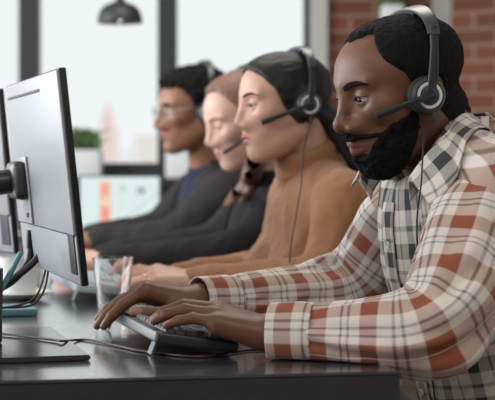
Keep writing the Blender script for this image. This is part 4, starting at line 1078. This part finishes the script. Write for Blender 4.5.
S.hands = [
    hand(S.WL, V3(-.95, .12, .16), V3(0, -.25, 1.), True, [(.35, .4, .25), (.4, .45, .3), (.45, .5, .3), (.5, .5, .3)], [(.6, .6, -.5), (.9, .3, -.3), (1, 0, -.1)], .88),
    hand(S.WR, V3(-.97, -.08, .16), V3(0, .2, 1.), False, [(.5, .3, .2), (.5, .4, .2), (.5, .4, .3), (.5, .5, .3)], [(.6, .6, -.5), (.9, .3, -.3), (1, 0, -.1)], .88)]
make_body(S); S.hairbase = lambda q: head_parts(q, S.H)
F = S.frh
tail = strands([([F((-.060, .015, -.03)), F((-.082, .034, -.046)), F((-.105, .042, -.078)), F((-.128, .050, -.13)), F((-.150, .056, -.21))], [.022, .017, .021, .018, .008]),
                ([F((-.060, .02, -.035)), F((-.082, .036, -.050)), F((-.096, .048, -.085)), F((-.116, .056, -.135)), F((-.135, .066, -.19))], [.018, .015, .015, .013, .005])])
S.hb = (F((0, 0, -.05)) - .25, F((0, 0, 0)) + .22)
def hm(q):
    a = az(q); zl = np.interp(a, [0, 20, 36, 55, 64, 72, 85, 108, 125, 180], [.069, .063, .053, .026, -.010, -.03, -.048, -.050, -.066, -.070])
    return sst(-.003, .014, q[:, 2] - zl)
hair_shell(S, lambda q: np.interp(q[:, 2], [-.08, 0, .07, .12], [.005, .009, .009, .0075]), hm, V3(60, 260, 150), M['hair_black'], 'hair', h=.003, extra=tail, bump=.0012)
lathe('hair_tie', [(.016, -.006), (.0195, -.004), (.0195, .004), (.016, .006), (.016, -.006)], F((-.086, .036, -.050)), S.R @ V3(-.75, .25, -.7), M['foam'], S.root, 24)
sw = knit(S, M['sweater'], 'turtleneck_sweater', .0042, neck=(.50, .050), arm=(.058, .047, .030), fold=.0034)
P0 = S.N; P1 = F((-.026, 0, -.06)); tn = P1 - P0
path = np.array([P0 + tn * t + V3(0, 0, .0) for t in np.linspace(-.05, .74, 26)])
sleeve('collar', path, [(0, .061), (.14, .069), (.28, .0655), (.40, .0690), (.55, .0640), (.85, .0630), (.95, .061), (1, .055)], M['sweater'], sw, n=60, seg=64, wr=.003, seed=4, elbow=.4)
ringp = S.hands[0]['fingers'][2][0][0]; rd = ringp[1] - ringp[0]
lathe('ring', [(.0088, -.0013), (.0098, 0), (.0088, .0013), (.0084, 0), (.0088, -.0013)], ringp[0] + rd * .5, rd, M['gold'], S.root, 24)
legs(S, M['denim'], .012)
headset(S, 'black headset with a pale ringed ear cup on the woman in the camel sweater', boom=(.080, .086, -.034), tilt=-.22, band_top=.108, cup=(-.012, .089, -.010), cord=[W(304, 150, 2.83), W(301, 185, 2.80), W(296, 215, 2.77), W(291, 245, 2.75), W(289, 275, 2.74), W(290, 300, 2.76)])
# ------------------------------------------------------------------ the woman with light brown hair
S = Person(); THI = S
S.H = dict(HEAD, nose_w=.0125, nose_r=.0088, nose_tip=(.112, -.033), lip=.82, jaw=.046, chin_x=.076, brow=.0065, eye_open=.0014, face=.058, cheek=.024, gaze=-.9)
S.label = 'fair woman with light brown hair and a dark jacket looking down'; S.group = None
S.skin = M['skin_pale']; S.browm = M['brow_soft']; S.thick = False; S.lash = True; S.browlift = .001; S.h = .0034; S.width = .92; S.bust = True
place_head(S, (217.5, 127.5), 3.62, 23, 19, 0, .95)
S.N = V3(.045, 3.66, .925); S.P = V3(.10, 3.70, .47); S.neck = (.047, .052); S.wrist = .022
S.SL = V3(.095, 3.49, .885); S.SR = V3(.02, 3.82, .885)
S.EL = V3(-.02, 3.44, .785); S.ER = V3(-.08, 3.82, .785)
S.WL = W(112, 262, 3.50); S.WR = W(105, 258, 3.74)
set_trunk(S, 18)
S.hands = [hand(S.WL, V3(-.95, .12, .10), V3(0, -.25, 1.), True, [(.35, .4, .25), (.4, .45, .3), (.45, .5, .3), (.5, .5, .3)], [(.6, .6, -.5), (.9, .3, -.3), (1, 0, -.1)], .9),
           hand(S.WR, V3(-.97, -.08, .10), V3(0, .2, 1.), False, [(.5, .3, .2), (.5, .4, .2), (.5, .4, .3), (.5, .5, .3)], [(.6, .6, -.5), (.9, .3, -.3), (1, 0, -.1)], .9)]
make_body(S); S.hairbase = lambda q: head_parts(q, S.H); F = S.frh
jk = knit(S, M['jacket'], 'jacket', .006, neck=(.22, .058), arm=(.064, .055, .037), fold=.003)
lapel(S, jk, M['jacket2'])
rs = random.Random(5); LK = []
for i in range(16):                                              # fine locks spread over the near side of the chest
    a = i / 15; s0 = W(247 + 10 * a, 164 + 3 * a, 3.53); ex, ey = 204 + 32 * a + rs.uniform(-3, 3), 209 - 7 * a + rs.uniform(-4, 4)
    m1 = (247 + 10 * a) * .62 + ex * .38 + 5, 166 * .62 + ey * .38; m2 = (247 + 10 * a) * .28 + ex * .72 + 4, 166 * .28 + ey * .72
    LK.append(([F((-.030, .076, .008)), F((-.042, .083, -.045)), s0, cam_hit(*m1, S.coat, .012), cam_hit(*m2, S.coat, .009), cam_hit(ex, ey, S.coat, .004)], [.012, .011, .010, .0092, .0072, .0014]))
hang = strands(LK + [([F((-.03, -.078, .02)), F((-.05, -.086, -.05)), F((-.04, -.085, -.12)), F((.0, -.08, -.2))], [.020, .024, .026, .008]), ([F((-.08, 0, .0)), F((-.10, 0, -.08)), F((-.115, .0, -.17)), F((-.12, 0, -.24))], [.05, .05, .045, .02])], .012)
S.hb = (F((0, 0, -.08)) - .30, F((0, 0, 0)) + .24)
def hm3(q):
    a = az(q); zl = np.interp(a, [0, 15, 30, 45, 58, 68, 78, 95, 108, 125, 180], [.082, .082, .078, .064, .042, .016, -.03, -.05, -.06, -.08, -.08])
    return sst(-.003, .012, q[:, 2] - zl)
hair_shell(S, .011, hm3, V3(160, 160, 50), M['hair_brown'], 'hair', h=.0036, extra=hang, bump=.002)
legs(S, M['denim'], .014)
headset(S, 'black headset with a thin microphone boom on the light brown haired woman', boom=(.096, .064, -.058), tilt=-.3, band_top=.119)
# ------------------------------------------------------------------ the man with glasses at the far end
S = Person(); FAR = S
S.H = dict(HEAD, nose_w=.0155, nose_r=.0100, lip=1.15, jaw=.050, chin_x=.080, brow=.009, eye_open=.0034, face=.059)
S.label = 'man with short curly hair and glasses in a dark jacket at the far end'; S.group = None
S.skin = M['skin_tan']; S.browm = M['brow']; S.thick = True; S.lash = False; S.browlift = 0; S.h = .0036; S.width = 1.0; S.bust = False
place_head(S, (167.5, 112), 4.30, 22, 6, 0, 1.0)
S.N = V3(-.105, 4.36, .955); S.P = V3(-.04, 4.42, .48); S.neck = (.054, .058); S.wrist = .026
S.SL = V3(-.06, 4.17, .905); S.SR = V3(-.15, 4.54, .905)
S.EL = V3(-.19, 4.10, .790); S.ER = V3(-.26, 4.54, .79)
S.WL = W(100, 240, 4.16); S.WR = W(92, 238, 4.42)
set_trunk(S, 22)
S.hands = [hand(S.WL, V3(-.95, .12, .06), V3(0, -.25, 1.), True, [(.35, .4, .25), (.4, .45, .3), (.45, .5, .3), (.5, .5, .3)], [(.6, .6, -.5), (.9, .3, -.3), (1, 0, -.1)], 1),
           hand(S.WR, V3(-.97, -.08, .06), V3(0, .2, 1.), False, [(.5, .3, .2), (.5, .4, .2), (.5, .4, .3), (.5, .5, .3)], [(.6, .6, -.5), (.9, .3, -.3), (1, 0, -.1)], 1)]
make_body(S); S.hairbase = lambda q: head_parts(q, S.H); F = S.frh
def hm4(q):
    a = az(q); zl = np.interp(a, [0, 22, 38, 52, 63, 72, 82, 96, 104, 115, 180], [.060, .060, .058, .050, .036, .006, -.04, -.03, -.045, -.07, -.075])
    return sst(-.003, .030, q[:, 2] - zl)
hair_shell(S, lambda q: np.interp(q[:, 2], [-.08, -.02, .05, .09, .12], [.003, .006, .016, .020, .020]) + .004 * noise(q * 60), hm4, 130, M['hair_afro'], 'hair', h=.004, bump=.004)
def lap(p):
    q = (p - S.P) @ S.T; t = (q[:, 2] / S.L - .38) / .62
    return np.maximum(np.abs(q[:, 1]) - .075 * np.clip(t, 0, 1.2), np.maximum(-t, .02 - q[:, 0])) 
jk = knit(S, M['jacket2'], 'jacket', .006, neck=(.2, .066), arm=(.068, .058, .040), fold=.003, open_front=lap)
lapel(S, jk, M['lapel'], .45, .050, .06)
fsh = lambda p: sm(torso_d(p, S, -.006), rc(p, S.N, S.N + (F((-.026, 0, -.06)) - S.N) * .12, .066, .060), .02)
v, fc = surf(fsh, S.P - .25, S.N + .2, .007); new_obj('shirt', mesh_np('shirt', v, fc), S.root, M['navy'])
legs(S, M['denim'], .014)
headset(S, 'black headset on the man with short curly hair', boom=None, tilt=-.3, band_top=.132, cup=(-.003, .092, -.012))
M['lens'] = pane_mat(1.01, 'spectacle_lens')
gl = thing('eyeglasses', F((.1, 0, 0)), 'thin framed eyeglasses worn by the man at the far end', 'glasses')
for sd in (1, -1):
    c = F((.104, .032 * sd, -.004)); ax = S.R @ V3(1, .12 * sd, -.05)
    n_ = lathe('lens_rim', [(.0205, -.0012), (.0225, -.0012), (.0225, .0012), (.0205, .0012), (.0205, -.0012)], c, ax, M['silver'], gl, 32)
    lathe('lens', [(0, .0006), (.0206, .0004), (.0206, -.0004), (0, -.0002)], c, ax, M['lens'], gl, 32)
    tube('temple_arm', [F((.102, .054 * sd, .003)), F((.06, .072 * sd, .004)), F((.01, .079 * sd, .002)), F((-.012, .080 * sd, -.014))], .0016, M['silver'], gl, 20, 8)
tube('bridge', [F((.107, .0105, .0)), F((.110, 0, .003)), F((.107, -.0105, .0))], .0013, M['silver'], gl, 10, 8)
